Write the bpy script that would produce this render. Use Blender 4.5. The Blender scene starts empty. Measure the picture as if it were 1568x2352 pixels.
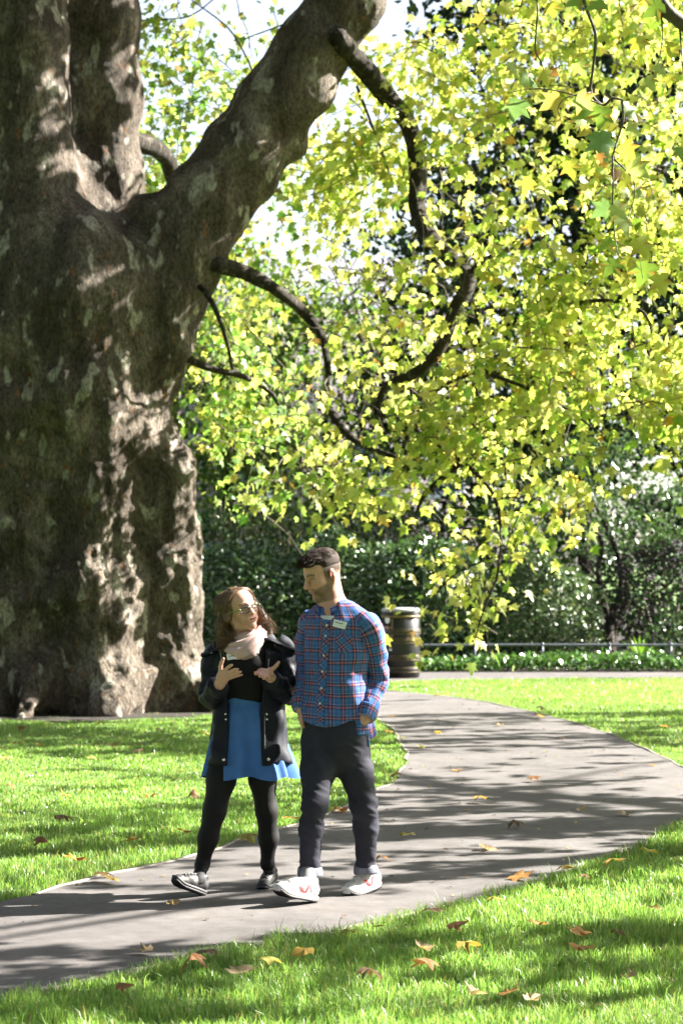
import bpy, bmesh, math, random
import numpy as np
from mathutils import Vector, Matrix, Euler

# ------------------------------------------------------------------ camera, sky, sun, exposure
scene = bpy.context.scene
COL = scene.collection
CAM_H = 1.69          # eye height, metres
F_PX = 4900.0         # focal length in the 1568 x 2352 measuring frame

cam_data = bpy.data.cameras.new('camera')
cam = bpy.data.objects.new('camera', cam_data)
COL.objects.link(cam)
cam.location = (0, 0, CAM_H)
cam.rotation_euler = (math.radians(90), 0, 0)
cam_data.sensor_width = 36.0
cam_data.sensor_height = 36.0
cam_data.lens = 36.0 * F_PX / 2352.0
cam_data.shift_y = (1299 - 1176) / 2352.0
cam_data.clip_end = 2000
cam_data.dof.use_dof = True
cam_data.dof.focus_distance = 10.4
cam_data.dof.aperture_fstop = 4.5
scene.camera = cam

SUN_AZ, SUN_EL = math.radians(16), math.radians(34)     # azimuth from +X towards +Y
S = Vector((math.cos(SUN_EL) * math.cos(SUN_AZ), math.cos(SUN_EL) * math.sin(SUN_AZ), math.sin(SUN_EL)))
world = bpy.data.worlds.new('World')
scene.world = world
world.use_nodes = True
wn = world.node_tree
sky = wn.nodes.new('ShaderNodeTexSky')
sky.sky_type = 'NISHITA'
sky.sun_disc = False
sky.sun_elevation = SUN_EL
sky.sun_rotation = math.atan2(S.x, S.y)
sky.air_density = 1.0
sky.dust_density = 2.0
sky.ozone_density = 1.0
bg = wn.nodes['Background']
hs_ = wn.nodes.new('ShaderNodeHueSaturation')            # thin high haze: a whiter sky all over
hs_.inputs['Saturation'].default_value = 0.6
wn.links.new(sky.outputs[0], hs_.inputs['Color'])
wn.links.new(hs_.outputs[0], bg.inputs[0])
bg.inputs[1].default_value = 0.05

sun_data = bpy.data.lights.new('sun', 'SUN')
sun_data.energy = 5.0
sun_data.angle = math.radians(0.53)
sun_data.color = (1.0, 0.95, 0.86)
sun = bpy.data.objects.new('sun', sun_data)
sun.rotation_euler = (-S).to_track_quat('-Z', 'Y').to_euler()
sun.location = (30, 15, 30)
COL.objects.link(sun)

vs = scene.view_settings
vs.view_transform = 'Standard'
vs.look = 'None'
vs.exposure = 2.9
vs.gamma = 1.0
vs.use_curve_mapping = False
scene.cycles.max_bounces = 7
scene.cycles.diffuse_bounces = 3
scene.cycles.transmission_bounces = 4
scene.cycles.transparent_max_bounces = 8
scene.cycles.caustics_reflective = False
scene.cycles.caustics_refractive = False
scene.cycles.use_denoising = True

# ------------------------------------------------------------------ helpers
rng = np.random.default_rng(11)
random.seed(5)

def P(vx, vy, D):
    """measuring-frame pixel at depth D -> world point"""
    return np.array([(vx - 784) * D / F_PX, D, CAM_H + (1299 - vy) * D / F_PX])

def G(vx, vy):
    """measuring-frame pixel on the ground -> world x, y"""
    D = CAM_H * F_PX / (vy - 1299)
    return np.array([(vx - 784) * D / F_PX, D])

def _hash(ix, iy, iz, seed):
    n = (ix.astype(np.int64) * 374761393 + iy.astype(np.int64) * 668265263 + iz.astype(np.int64) * 2147483647 + seed * 1274126177) & 0xffffffff
    n = ((n ^ (n >> 13)) * 1274126177) & 0xffffffff
    n = n ^ (n >> 16)
    return (n & 0xffff).astype(np.float32) / 32767.5 - 1.0

def vnoise(p, seed=0):
    """smooth value noise, p (n,3) -> (-1, 1)"""
    p = np.asarray(p, np.float32)
    f = np.floor(p); i = f.astype(np.int64); u = p - f
    u = u * u * (3 - 2 * u)
    r = 0
    for dx in (0, 1):
        wx = u[:, 0] if dx else 1 - u[:, 0]
        for dy in (0, 1):
            wy = u[:, 1] if dy else 1 - u[:, 1]
            for dz in (0, 1):
                wz = u[:, 2] if dz else 1 - u[:, 2]
                r = r + wx * wy * wz * _hash(i[:, 0] + dx, i[:, 1] + dy, i[:, 2] + dz, seed)
    return r

def fbm(p, octaves=3, seed=0):
    p = np.asarray(p, np.float32); a, r = 1.0, 0
    for o in range(octaves):
        r = r + a * vnoise(p * (2 ** o), seed + o * 17); a *= 0.5
    return r

def raw_mesh(name, V, F, smooth=False, attrs=None):
    """fast mesh from arrays; F is (m,3) or (m,4) or a list of both"""
    V = np.ascontiguousarray(V, np.float32)
    Fs = F if isinstance(F, list) else [F]
    Fs = [np.asarray(f, np.int32) for f in Fs if len(f)]
    me = bpy.data.meshes.new(name)
    me.vertices.add(len(V)); me.vertices.foreach_set('co', V.ravel())
    loops = np.concatenate([f.ravel() for f in Fs])
    tot = np.concatenate([np.full(len(f), f.shape[1], np.int32) for f in Fs])
    start = np.concatenate([[0], np.cumsum(tot)[:-1]]).astype(np.int32)
    me.loops.add(len(loops)); me.loops.foreach_set('vertex_index', loops)
    me.polygons.add(len(tot)); me.polygons.foreach_set('loop_start', start)
    me.polygons.foreach_set('loop_total', tot)
    if smooth:
        me.polygons.foreach_set('use_smooth', np.ones(len(tot), bool))
    for an, (typ, arr) in (attrs or {}).items():
        a = me.attributes.new(an, typ, 'POINT')
        if typ == 'FLOAT_COLOR':
            if arr.shape[1] == 3:
                arr = np.concatenate([arr, np.ones((len(arr), 1))], 1)
            a.data.foreach_set('color', np.ascontiguousarray(arr, np.float32).ravel())
        elif typ == 'FLOAT_VECTOR':
            a.data.foreach_set('vector', np.ascontiguousarray(arr, np.float32).ravel())
        else:
            a.data.foreach_set('value', np.ascontiguousarray(arr, np.float32).ravel())
    me.update(calc_edges=True)
    return me

def link(name, me, mat=None, parent=None, loc=None):
    o = bpy.data.objects.new(name, me)
    COL.objects.link(o)
    if mat is not None and me is not None and not me.materials:
        me.materials.append(mat)
    if parent is not None:
        o.parent = parent
    if loc is not None:
        o.location = loc
    return o

def root_of(o):
    while o.parent is not None:
        o = o.parent
    return o

def part(name, V, F, mat, parent, smooth=True, attrs=None):
    """a mesh child whose vertices are given in world space"""
    org = np.array(root_of(parent).location)
    return link(name, raw_mesh(name, np.asarray(V) - org, F, smooth, attrs), mat, parent)

def tag(o, label=None, cat=None, group=None, kind=None):
    if label: o['label'] = label
    if cat: o['category'] = cat
    if group: o['group'] = group
    if kind: o['kind'] = kind
    return o

def thing(name, loc, label, cat, group=None):
    o = bpy.data.objects.new(name, None)
    COL.objects.link(o); o.location = loc
    o.empty_display_size = 0.2
    return tag(o, label, cat, group)

# ---- mesh makers (arrays)
def merge(parts):
    Vs, Q, T, n = [], [], [], 0
    for V, F in parts:
        Fs = F if isinstance(F, list) else [F]
        for f in Fs:
            f = np.asarray(f)
            if len(f) == 0: continue
            (Q if f.shape[1] == 4 else T).append(f + n)
        Vs.append(V); n += len(V)
    out = []
    if Q: out.append(np.concatenate(Q))
    if T: out.append(np.concatenate(T))
    return np.concatenate(Vs), out

def grid_faces(nr, nc, closed):
    """rings of nc points, nr rings"""
    r = np.arange(nr - 1)[:, None]
    c = np.arange(nc if closed else nc - 1)[None, :]
    c2 = (c + 1) % nc
    return np.stack([r * nc + c, r * nc + c2, (r + 1) * nc + c2, (r + 1) * nc + c], -1).reshape(-1, 4)

def spline(pts, n):
    """catmull-rom through pts (k, d), n samples"""
    p = np.asarray(pts, float); k = len(p)
    if k == 2:
        t = np.linspace(0, 1, n)[:, None]; return p[0] * (1 - t) + p[1] * t
    q = np.concatenate([[2 * p[0] - p[1]], p, [2 * p[-1] - p[-2]]])
    u = np.linspace(0, k - 1 - 1e-6, n); i = np.floor(u).astype(int); t = (u - i)[:, None]
    a, b, c, d = q[i], q[i + 1], q[i + 2], q[i + 3]
    return 0.5 * (2 * b + (c - a) * t + (2 * a - 5 * b + 4 * c - d) * t ** 2 + (-a + 3 * b - 3 * c + d) * t ** 3)

def tube(pts, radii, n=10, nc=8, caps=True, rough=0.0, seed=0):
    """tube along a spline, radii interpolated"""
    pts = np.asarray(pts, float); radii = np.broadcast_to(np.asarray(radii, float), (len(pts),))
    C = spline(np.concatenate([pts, radii[:, None]], 1), n)
    R = C[:, 3].clip(1e-4); C = C[:, :3]
    T = np.gradient(C, axis=0); T /= np.linalg.norm(T, axis=1)[:, None] + 1e-9
    up = np.array([0, 0, 1.0]) if abs(T[0, 2]) < 0.9 else np.array([1.0, 0, 0])
    N = np.cross(T[0], up); N /= np.linalg.norm(N)
    V = []
    for i in range(n):
        N = N - T[i] * np.dot(N, T[i]); N /= np.linalg.norm(N) + 1e-9
        B = np.cross(T[i], N)
        a = np.arange(nc) * 2 * math.pi / nc
        V.append(C[i] + R[i] * (np.cos(a)[:, None] * N + np.sin(a)[:, None] * B))
    V = np.concatenate(V)
    if rough:
        ax = np.repeat(C, nc, 0); d = V - ax
        V = ax + d * (1 + rough * fbm(V / (R.mean() * 2.2), 2, seed))[:, None]
    F = [grid_faces(n, nc, True)]
    if caps:
        V = np.concatenate([V, C[:1], C[-1:]]); m = n * nc
        j = np.arange(nc); j2 = (j + 1) % nc
        F.append(np.concatenate([np.stack([np.full(nc, m), j2, j], 1), np.stack([np.full(nc, m + 1), (n - 1) * nc + j, (n - 1) * nc + j2], 1)]))
    return V, F

def lathe(profile, nc=32, center=(0, 0, 0)):
    """profile list of (r, z)"""
    pr = np.asarray(profile, float); a = np.arange(nc) * 2 * math.pi / nc
    V = np.stack([pr[:, :1] * np.cos(a), pr[:, :1] * np.sin(a), np.repeat(pr[:, 1:], nc, 1)], -1).reshape(-1, 3) + np.asarray(center)
    return V, grid_faces(len(pr), nc, True)

def box(c, s, R=None):
    v = np.array([[x, y, z] for x in (-.5, .5) for y in (-.5, .5) for z in (-.5, .5)]) * np.asarray(s)
    if R is not None: v = v @ np.asarray(R).T
    f = np.array([[0, 1, 3, 2], [4, 6, 7, 5], [0, 4, 5, 1], [2, 3, 7, 6], [0, 2, 6, 4], [1, 5, 7, 3]])
    return v + np.asarray(c), f

# ---- implicit surfaces: smooth unions on a grid, skinned with surface nets
class Vox:
    def __init__(self, lo, hi, h):
        self.lo = np.asarray(lo, float); self.h = h
        self.n = np.ceil((np.asarray(hi, float) - self.lo) / h).astype(int) + 1
        self.D = np.full(self.n, 9.0, np.float32)

    def _sub(self, lo, hi):
        a = np.clip(np.floor((np.asarray(lo) - self.lo) / self.h).astype(int), 0, self.n)
        b = np.clip(np.ceil((np.asarray(hi) - self.lo) / self.h).astype(int) + 1, 0, self.n)
        if (b - a <= 0).any(): return None, None
        ax = [(self.lo[i] + np.arange(a[i], b[i]) * self.h).astype(np.float32) for i in range(3)]
        X = np.stack(np.meshgrid(*ax, indexing='ij'), -1)
        return (slice(a[0], b[0]), slice(a[1], b[1]), slice(a[2], b[2])), X

    def apply(self, fn, lo, hi, k, mode='add'):
        m = max(k, self.h * 2.5) + 0.01
        sl, X = self._sub(np.asarray(lo) - m, np.asarray(hi) + m)
        if sl is None: return
        d = fn(X).astype(np.float32); a = self.D[sl]
        if mode == 'add':
            hh = np.maximum(k - np.abs(a - d), 0) / max(k, 1e-6)
            self.D[sl] = np.minimum(a, d) - hh * hh * k * 0.25
        else:
            d = -d
            hh = np.maximum(k - np.abs(a - d), 0) / max(k, 1e-6)
            self.D[sl] = np.maximum(a, d) + hh * hh * k * 0.25

    def cone(self, a, b, ra, rb=None, k=0.02, flat=None, mode='add'):
        rb = ra if rb is None else rb
        a = np.asarray(a, np.float32); b = np.asarray(b, np.float32)
        ba = b - a; L2 = float(ba @ ba) + 1e-9; R = max(ra, rb)
        def fn(X):
            t = np.clip(((X - a) @ ba) / L2, 0, 1)
            q = X - a - t[..., None] * ba
            if flat is not None:
                nrm, s = flat; nrm = np.asarray(nrm, np.float32); nrm = nrm / np.linalg.norm(nrm)
                q = q + (q @ nrm)[..., None] * nrm * (s - 1)
            return np.sqrt((q * q).sum(-1)) - (ra + (rb - ra) * t)
        self.apply(fn, np.minimum(a, b) - R, np.maximum(a, b) + R, k, mode)

    def chain(self, pts, radii, k=0.02, flat=None):
        for i in range(len(pts) - 1):
            self.cone(pts[i], pts[i + 1], radii[i], radii[i + 1], k, flat)

    def ell(self, c, r, R=None, k=0.02, mode='add'):
        c = np.asarray(c, np.float32); r = np.asarray(r, np.float32)
        Rm = np.eye(3, dtype=np.float32) if R is None else np.asarray(R, np.float32)
        def fn(X):
            q = (X - c) @ Rm                      # columns of R are the local axes
            k0 = np.sqrt(((q / r) ** 2).sum(-1)); k1 = np.sqrt(((q / (r * r)) ** 2).sum(-1)) + 1e-6
            return np.where(k0 > 1e-4, k0 * (k0 - 1.0) / k1, -r.min())
        self.apply(fn, c - r.max(), c + r.max(), k, mode)

    def mesh(self):
        D = self.D; ins = D < 0
        c = np.zeros(np.array(D.shape) - 1, np.uint8)
        for dx in (0, 1):
            for dy in (0, 1):
                for dz in (0, 1):
                    c += ins[dx:ins.shape[0] - 1 + dx, dy:ins.shape[1] - 1 + dy, dz:ins.shape[2] - 1 + dz]
        cells = np.argwhere((c > 0) & (c < 8))
        idx = np.full(c.shape, -1, np.int32); idx[tuple(cells.T)] = np.arange(len(cells))
        offs = np.array([[x, y, z] for x in (0, 1) for y in (0, 1) for z in (0, 1)])
        vals = np.stack([D[cells[:, 0] + o[0], cells[:, 1] + o[1], cells[:, 2] + o[2]] for o in offs], 1)
        acc = np.zeros((len(cells), 3)); cnt = np.zeros(len(cells))
        for i in range(8):
            for j in range(i + 1, 8):
                if np.abs(offs[i] - offs[j]).sum() != 1: continue
                va, vb = vals[:, i], vals[:, j]; m = (va < 0) != (vb < 0)
                t = np.where(m, va / np.where(m, va - vb, 1), 0)
                acc += np.where(m[:, None], offs[i] + t[:, None] * (offs[j] - offs[i]), 0); cnt += m
        V = self.lo + (cells + acc / cnt[:, None]) * self.h
        quads = []
        for ax in range(3):
            sh = [slice(None)] * 3; sh2 = [slice(None)] * 3
            sh[ax] = slice(0, -1); sh2[ax] = slice(1, None)
            e = np.argwhere(ins[tuple(sh)] != ins[tuple(sh2)])
            u, v = (ax + 1) % 3, (ax + 2) % 3
            ok = (e[:, u] > 0) & (e[:, v] > 0) & (e[:, u] < D.shape[u] - 1) & (e[:, v] < D.shape[v] - 1)
            e = e[ok]
            def cell(du, dv):
                q = e.copy(); q[:, u] -= du; q[:, v] -= dv; return idx[tuple(q.T)]
            Q = np.stack([cell(1, 1), cell(0, 1), cell(0, 0), cell(1, 0)], 1)
            neg = ~ins[tuple(e.T)]
            Q[neg] = Q[neg][:, ::-1]
            quads.append(Q)
        Q = np.concatenate(quads)
        return V, Q[(Q >= 0).all(1)]

def normals(V, Q):
    n = np.cross(V[Q[:, 2]] - V[Q[:, 0]], V[Q[:, 3 % Q.shape[1]]] - V[Q[:, 1]])
    N = np.zeros_like(V)
    for i in range(Q.shape[1]): np.add.at(N, Q[:, i], n)
    return N / (np.linalg.norm(N, axis=1)[:, None] + 1e-12)

def relax(V, Q, it=2, w=0.5):
    for _ in range(it):
        A = np.zeros_like(V); c = np.zeros(len(V))
        for i in range(4):
            for j in ((i + 1) % 4, (i + 3) % 4):
                np.add.at(A, Q[:, i], V[Q[:, j]]); np.add.at(c, Q[:, i], 1)
        V = V * (1 - w) + w * A / np.maximum(c, 1)[:, None]
    return V

# ------------------------------------------------------------------ materials
def new_mat(name):
    m = bpy.data.materials.new(name); m.use_nodes = True
    nt = m.node_tree; b = nt.nodes['Principled BSDF']
    return m, nt, b

def ramp(nt, stops, interp='LINEAR'):
    r = nt.nodes.new('ShaderNodeValToRGB'); r.color_ramp.interpolation = interp
    el = r.color_ramp.elements
    while len(el) > 1: el.remove(el[-1])
    el[0].position = stops[0][0]; el[0].color = (*stops[0][1], 1)
    for p, c in stops[1:]:
        e = el.new(p); e.color = (*c, 1)
    return r

def noise(nt, scale, detail=4, rough=0.55, vec=None, dist=0.0):
    n = nt.nodes.new('ShaderNodeTexNoise'); n.inputs['Scale'].default_value = scale
    n.inputs['Detail'].default_value = detail; n.inputs['Roughness'].default_value = rough
    n.inputs['Distortion'].default_value = dist
    if vec is None:
        tc = nt.nodes.new('ShaderNodeTexCoord'); vec = tc.outputs['Object']
    nt.links.new(vec, n.inputs['Vector'])
    return n

def mapped(nt, scale, src='Object'):
    tc = nt.nodes.new('ShaderNodeTexCoord'); mp = nt.nodes.new('ShaderNodeMapping')
    mp.inputs['Scale'].default_value = scale
    nt.links.new(tc.outputs[src], mp.inputs['Vector'])
    return mp.outputs['Vector']

def bump(nt, b, height, strength, dist=0.01):
    bp = nt.nodes.new('ShaderNodeBump'); bp.inputs['Strength'].default_value = strength
    bp.inputs['Distance'].default_value = dist
    nt.links.new(height, bp.inputs['Height']); nt.links.new(bp.outputs[0], b.inputs['Normal'])
    return bp

def mix(nt, fac, a, b, mode='MIX'):
    m = nt.nodes.new('ShaderNodeMix'); m.data_type = 'RGBA'; m.blend_type = mode
    for sock, v in ((m.inputs[0], fac), (m.inputs[6], a), (m.inputs[7], b)):
        if hasattr(v, 'links'): nt.links.new(v, sock)
        elif isinstance(v, (int, float)): sock.default_value = v
        else: sock.default_value = (*v, 1)
    return m.outputs[2]

def math_n(nt, op, a, b=None, c=None):
    m = nt.nodes.new('ShaderNodeMath'); m.operation = op
    for i, v in enumerate((a, b, c)):
        if v is None: continue
        if hasattr(v, 'links'): nt.links.new(v, m.inputs[i])
        else: m.inputs[i].default_value = v
    return m.outputs[0]

def simple(name, col, rough=0.6, var=0.15, scale=20, bmp=0.0, metal=0.0, bscale=None, spec=0.5):
    """a plain surface with fine mottling and optional relief"""
    m, nt, b = new_mat(name)
    n = noise(nt, scale)
    lo = tuple(c * (1 - var) for c in col); hi = tuple(min(1, c * (1 + var)) for c in col)
    r = ramp(nt, [(0.3, lo), (0.7, hi)])
    nt.links.new(n.outputs[0], r.inputs[0]); nt.links.new(r.outputs[0], b.inputs['Base Color'])
    b.inputs['Roughness'].default_value = rough; b.inputs['Metallic'].default_value = metal
    b.inputs['Specular IOR Level'].default_value = spec
    if bmp:
        n2 = noise(nt, bscale or scale * 4, 3)
        bump(nt, b, n2.outputs[0], bmp, 0.004)
    return m

def leaf_mat(name, trans=0.5, rough=0.45, gloss=0.5, sat=1.0, attr='Col', base=None):
    """thin leaf: reflecting and letting light through; colour per leaf from an attribute"""
    m, nt, b = new_mat(name)
    if base is None:
        at = nt.nodes.new('ShaderNodeAttribute'); at.attribute_name = attr; col = at.outputs['Color']
        n = noise(nt, 60.0, 2)
        col = mix(nt, 0.35, col, mix(nt, 1.0, col, ramp_out(nt, n, [(0.3, (.55, .55, .5)), (0.7, (1.35, 1.3, 1.2))]), 'MULTIPLY'))
    else:
        n = noise(nt, 9.0, 3)
        r = ramp(nt, base); nt.links.new(n.outputs[0], r.inputs[0]); col = r.outputs[0]
    nt.links.new(col, b.inputs['Base Color'])
    b.inputs['Roughness'].default_value = rough; b.inputs['Specular IOR Level'].default_value = gloss
    tr = nt.nodes.new('ShaderNodeBsdfTranslucent')
    tcol = mix(nt, 1.0, col, (1.2, 1.18, 0.75), 'MULTIPLY')
    nt.links.new(tcol, tr.inputs[0])
    mx = nt.nodes.new('ShaderNodeMixShader'); mx.inputs[0].default_value = trans
    nt.links.new(b.outputs[0], mx.inputs[1]); nt.links.new(tr.outputs[0], mx.inputs[2])
    nt.links.new(mx.outputs[0], nt.nodes['Material Output'].inputs[0])
    return m

def ramp_out(nt, n, stops):
    r = ramp(nt, stops); nt.links.new(n.outputs[0], r.inputs[0]); return r.outputs[0]

# ------------------------------------------------------------------ setting materials
def bark_material(name, scale=1.0, dark=1.0):
    m, nt, b = new_mat(name)
    v = mapped(nt, (1.6 * scale, 1.6 * scale, 0.75 * scale))
    big = noise(nt, 1.7, 5, 0.6, v, 0.6)
    patch = noise(nt, 3.2, 3, 0.45, v, 0.3)
    fine = noise(nt, 22, 5, 0.7, v, 0.4)
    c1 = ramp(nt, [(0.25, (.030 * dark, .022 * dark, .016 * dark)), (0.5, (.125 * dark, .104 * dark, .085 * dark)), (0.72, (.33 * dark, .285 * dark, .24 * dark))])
    nt.links.new(big.outputs[0], c1.inputs[0])
    pm = ramp(nt, [(0.60, (0, 0, 0)), (0.655, (1, 1, 1))]); nt.links.new(patch.outputs[0], pm.inputs[0])
    col = mix(nt, pm.outputs[0], c1.outputs[0], (.42 * dark, .40 * dark, .345 * dark))
    rust = noise(nt, 6.0, 2, 0.5, v)
    rm = ramp(nt, [(0.66, (0, 0, 0)), (0.72, (1, 1, 1))]); nt.links.new(rust.outputs[0], rm.inputs[0])
    col = mix(nt, rm.outputs[0], col, (.22 * dark, .12 * dark, .065 * dark))
    fr = ramp(nt, [(0.36, (.22, .20, .19)), (0.5, (.85, .83, .8)), (0.64, (1.35, 1.32, 1.28))]); nt.links.new(fine.outputs[0], fr.inputs[0])
    col = mix(nt, 0.85, col, fr.outputs[0], 'MULTIPLY')
    nt.links.new(col, b.inputs['Base Color'])
    b.inputs['Roughness'].default_value = 0.85; b.inputs['Specular IOR Level'].default_value = 0.25
    vo = nt.nodes.new('ShaderNodeTexVoronoi'); vo.feature = 'DISTANCE_TO_EDGE'; vo.inputs['Scale'].default_value = 9.0
    wv = noise(nt, 5.0, 3, 0.6, v); av = nt.nodes.new('ShaderNodeVectorMath'); av.operation = 'MULTIPLY_ADD'
    nt.links.new(wv.outputs['Color'], av.inputs[0]); av.inputs[1].default_value = (.35, .35, .35); nt.links.new(v, av.inputs[2]); nt.links.new(av.outputs[0], vo.inputs['Vector'])
    crack = ramp(nt, [(0.0, (.25, .25, .25)), (0.06, (1, 1, 1))]); nt.links.new(vo.outputs['Distance'], crack.inputs[0])
    grain = noise(nt, 85, 4, 0.75, v)
    gr = ramp(nt, [(0.35, (.55, .54, .53)), (0.62, (1.3, 1.3, 1.3))]); nt.links.new(grain.outputs[0], gr.inputs[0])
    col = mix(nt, 0.75, mix(nt, 0.45, col, crack.outputs[0], 'MULTIPLY'), gr.outputs[0], 'MULTIPLY')
    nt.links.new(col, b.inputs['Base Color'])
    h = math_n(nt, 'MULTIPLY_ADD', fine.outputs[0], 0.8, big.outputs[0])
    h = math_n(nt, 'MULTIPLY_ADD', crack.outputs[0], 0.10, math_n(nt, 'MULTIPLY_ADD', grain.outputs[0], 0.22, h))
    bump(nt, b, h, 1.0, 0.13)
    return m

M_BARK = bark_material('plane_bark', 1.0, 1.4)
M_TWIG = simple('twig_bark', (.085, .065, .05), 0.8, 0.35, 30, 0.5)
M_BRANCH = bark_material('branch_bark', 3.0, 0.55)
M_LEAF = leaf_mat('plane_leaf', 0.64, 0.38, 0.5)
M_EVER = leaf_mat('evergreen_leaf', 0.22, 0.27, 0.7)
M_DARK = leaf_mat('dark_tree_leaf', 0.12, 0.6, 0.1)
M_GRASS = leaf_mat('grass_blade', 0.5, 0.36, 0.5)

# ------------------------------------------------------------------ ground, paths
LEFT_EDGE = [G(*p) for p in [(-260, 2145), (0, 2080), (210, 2025), (367, 1990), (539, 1941), (684, 1894), (758, 1869), (856, 1822), (891, 1804),
             (926, 1767), (931, 1724), (910, 1690), (868, 1655), (800, 1628), (680, 1606), (560, 1596), (440, 1590)]] + [np.array([-5, 29.3]), np.array([-9, 29.9])]
RIGHT_EDGE = [G(*p) for p in [(-260, 2355), (0, 2300), (150, 2268), (300, 2235), (450, 2205), (600, 2178), (830, 2128), (1000, 2090), (1200, 2035),
              (1350, 1982), (1480, 1937), (1568, 1885)]] + [np.array(p) for p in [(2.72, 14.9), (3.05, 15.9), (3.12, 16.8), (3.0, 17.6)]] + \
             [G(*p) for p in [(1568, 1765), (1500, 1730), (1400, 1690), (1300, 1657), (1200, 1632), (1100, 1612), (1000, 1598), (885, 1587), (845, 1578)]] + \
             [np.array([.42, 30.3]), np.array([1.0, 31.05]), np.array([2.4, 31.6]), np.array([5.1, 31.97]), np.array([14, 32.5])]
Le = spline(LEFT_EDGE, 110); Re = spline(RIGHT_EDGE, 170)
def jag(E, amp, seed):
    q = np.concatenate([E * 2.3, np.zeros((len(E), 1))], 1)
    return E + amp * np.stack([fbm(q, 3, seed), fbm(q + 50, 3, seed)], 1)
Le = jag(Le, 0.035, 3); Re = jag(Re, 0.035, 9)
PATH_POLY = np.concatenate([Le, [[-9, 33.3], [14, 33.7]], Re[::-1]])

def in_poly(x, y, poly):
    r = np.zeros(len(x), bool); px, py = poly[:, 0], poly[:, 1]; j = len(poly) - 1
    for i in range(len(poly)):
        c = ((py[i] > y) != (py[j] > y))
        with np.errstate(divide='ignore', invalid='ignore'):
            xi = (px[j] - px[i]) * (y - py[i]) / (py[j] - py[i] + 1e-12) + px[i]
        r ^= c & (x < xi); j = i
    return r

def poly_sheet(name, poly, z, mat):
    bm = bmesh.new()
    vs_ = [bm.verts.new((p[0], p[1], z)) for p in poly]
    f = bm.faces.new(vs_)
    if f.normal.z < 0: f.normal_flip()
    bmesh.ops.triangulate(bm, faces=[f])
    me = bpy.data.meshes.new(name); bm.to_mesh(me); bm.free()
    return link(name, me, mat)

def lawn_material():
    m, nt, b = new_mat('lawn_soil')
    n = noise(nt, 1.2, 6, 0.6); n2 = noise(nt, 40, 4, 0.7)
    c = ramp(nt, [(0.35, (.06, .11, .018)), (0.6, (.10, .165, .03)), (0.75, (.15, .18, .05))]); nt.links.new(n.outputs[0], c.inputs[0])
    c2 = ramp(nt, [(0.3, (.5, .5, .5)), (0.7, (1.3, 1.3, 1.2))]); nt.links.new(n2.outputs[0], c2.inputs[0])
    nt.links.new(mix(nt, 1.0, c.outputs[0], c2.outputs[0], 'MULTIPLY'), b.inputs['Base Color'])
    b.inputs['Roughness'].default_value = 0.95
    bump(nt, b, n2.outputs[0], 0.8, 0.02)
    return m

def asphalt_material():
    m, nt, b = new_mat('path_asphalt')
    n = noise(nt, 0.9, 5, 0.6); g = noise(nt, 260, 3, 0.8); s = noise(nt, 7, 5, 0.65)
    c = ramp(nt, [(0.3, (.072, .067, .067)), (0.55, (.10, .093, .092)), (0.75, (.13, .12, .117))]); nt.links.new(n.outputs[0], c.inputs[0])
    c2 = ramp(nt, [(0.34, (.55, .54, .53)), (0.5, (1, 1, 1)), (0.68, (1.45, 1.42, 1.4))]); nt.links.new(g.outputs[0], c2.inputs[0])
    c3 = ramp(nt, [(0.35, (.78, .76, .74)), (0.62, (1.08, 1.08, 1.08))]); nt.links.new(s.outputs[0], c3.inputs[0])
    col = mix(nt, 1.0, mix(nt, 1.0, c.outputs[0], c2.outputs[0], 'MULTIPLY'), c3.outputs[0], 'MULTIPLY')
    nt.links.new(col, b.inputs['Base Color'])
    b.inputs['Roughness'].default_value = 0.8; b.inputs['Specular IOR Level'].default_value = 0.35
    bump(nt, b, g.outputs[0], 0.5, 0.006)
    return m

def soil_material():
    m, nt, b = new_mat('soil')
    n = noise(nt, 4, 6, 0.7); n2 = noise(nt, 45, 4, 0.7)
    c = ramp(nt, [(0.3, (.010, .007, .005)), (0.6, (.026, .018, .013)), (0.8, (.06, .042, .03))]); nt.links.new(n.outputs[0], c.inputs[0])
    nt.links.new(c.outputs[0], b.inputs['Base Color']); b.inputs['Roughness'].default_value = 0.95
    bump(nt, b, n2.outputs[0], 1.0, 0.03)
    return m

M_LAWN, M_ASPHALT, M_SOIL = lawn_material(), asphalt_material(), soil_material()
ground = poly_sheet('ground', [(-900, -400), (900, -400), (900, 1500), (-900, 1500)], 0.0, M_LAWN)
tag(ground, kind='structure')
path = poly_sheet('path', PATH_POLY, 0.012, M_ASPHALT); tag(path, kind='structure')
bed = poly_sheet('planting_bed', np.array([[-14, 33.36], [16, 33.8], [22, 70], [-22, 70]]), 0.008, M_SOIL); tag(bed, kind='structure')
TRUNK_C = np.array([-2.95, 25.0])
a_ = np.linspace(0, 2 * math.pi, 40, endpoint=False)
rr_ = 1.8 + 0.15 * np.sin(3 * a_ + 1) + 0.18 * np.sin(7 * a_)
root_soil = poly_sheet('bare_soil', TRUNK_C + np.stack([rr_ * np.cos(a_) * 1.05, rr_ * np.sin(a_)], 1), 0.006, M_SOIL); tag(root_soil, kind='structure')

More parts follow.
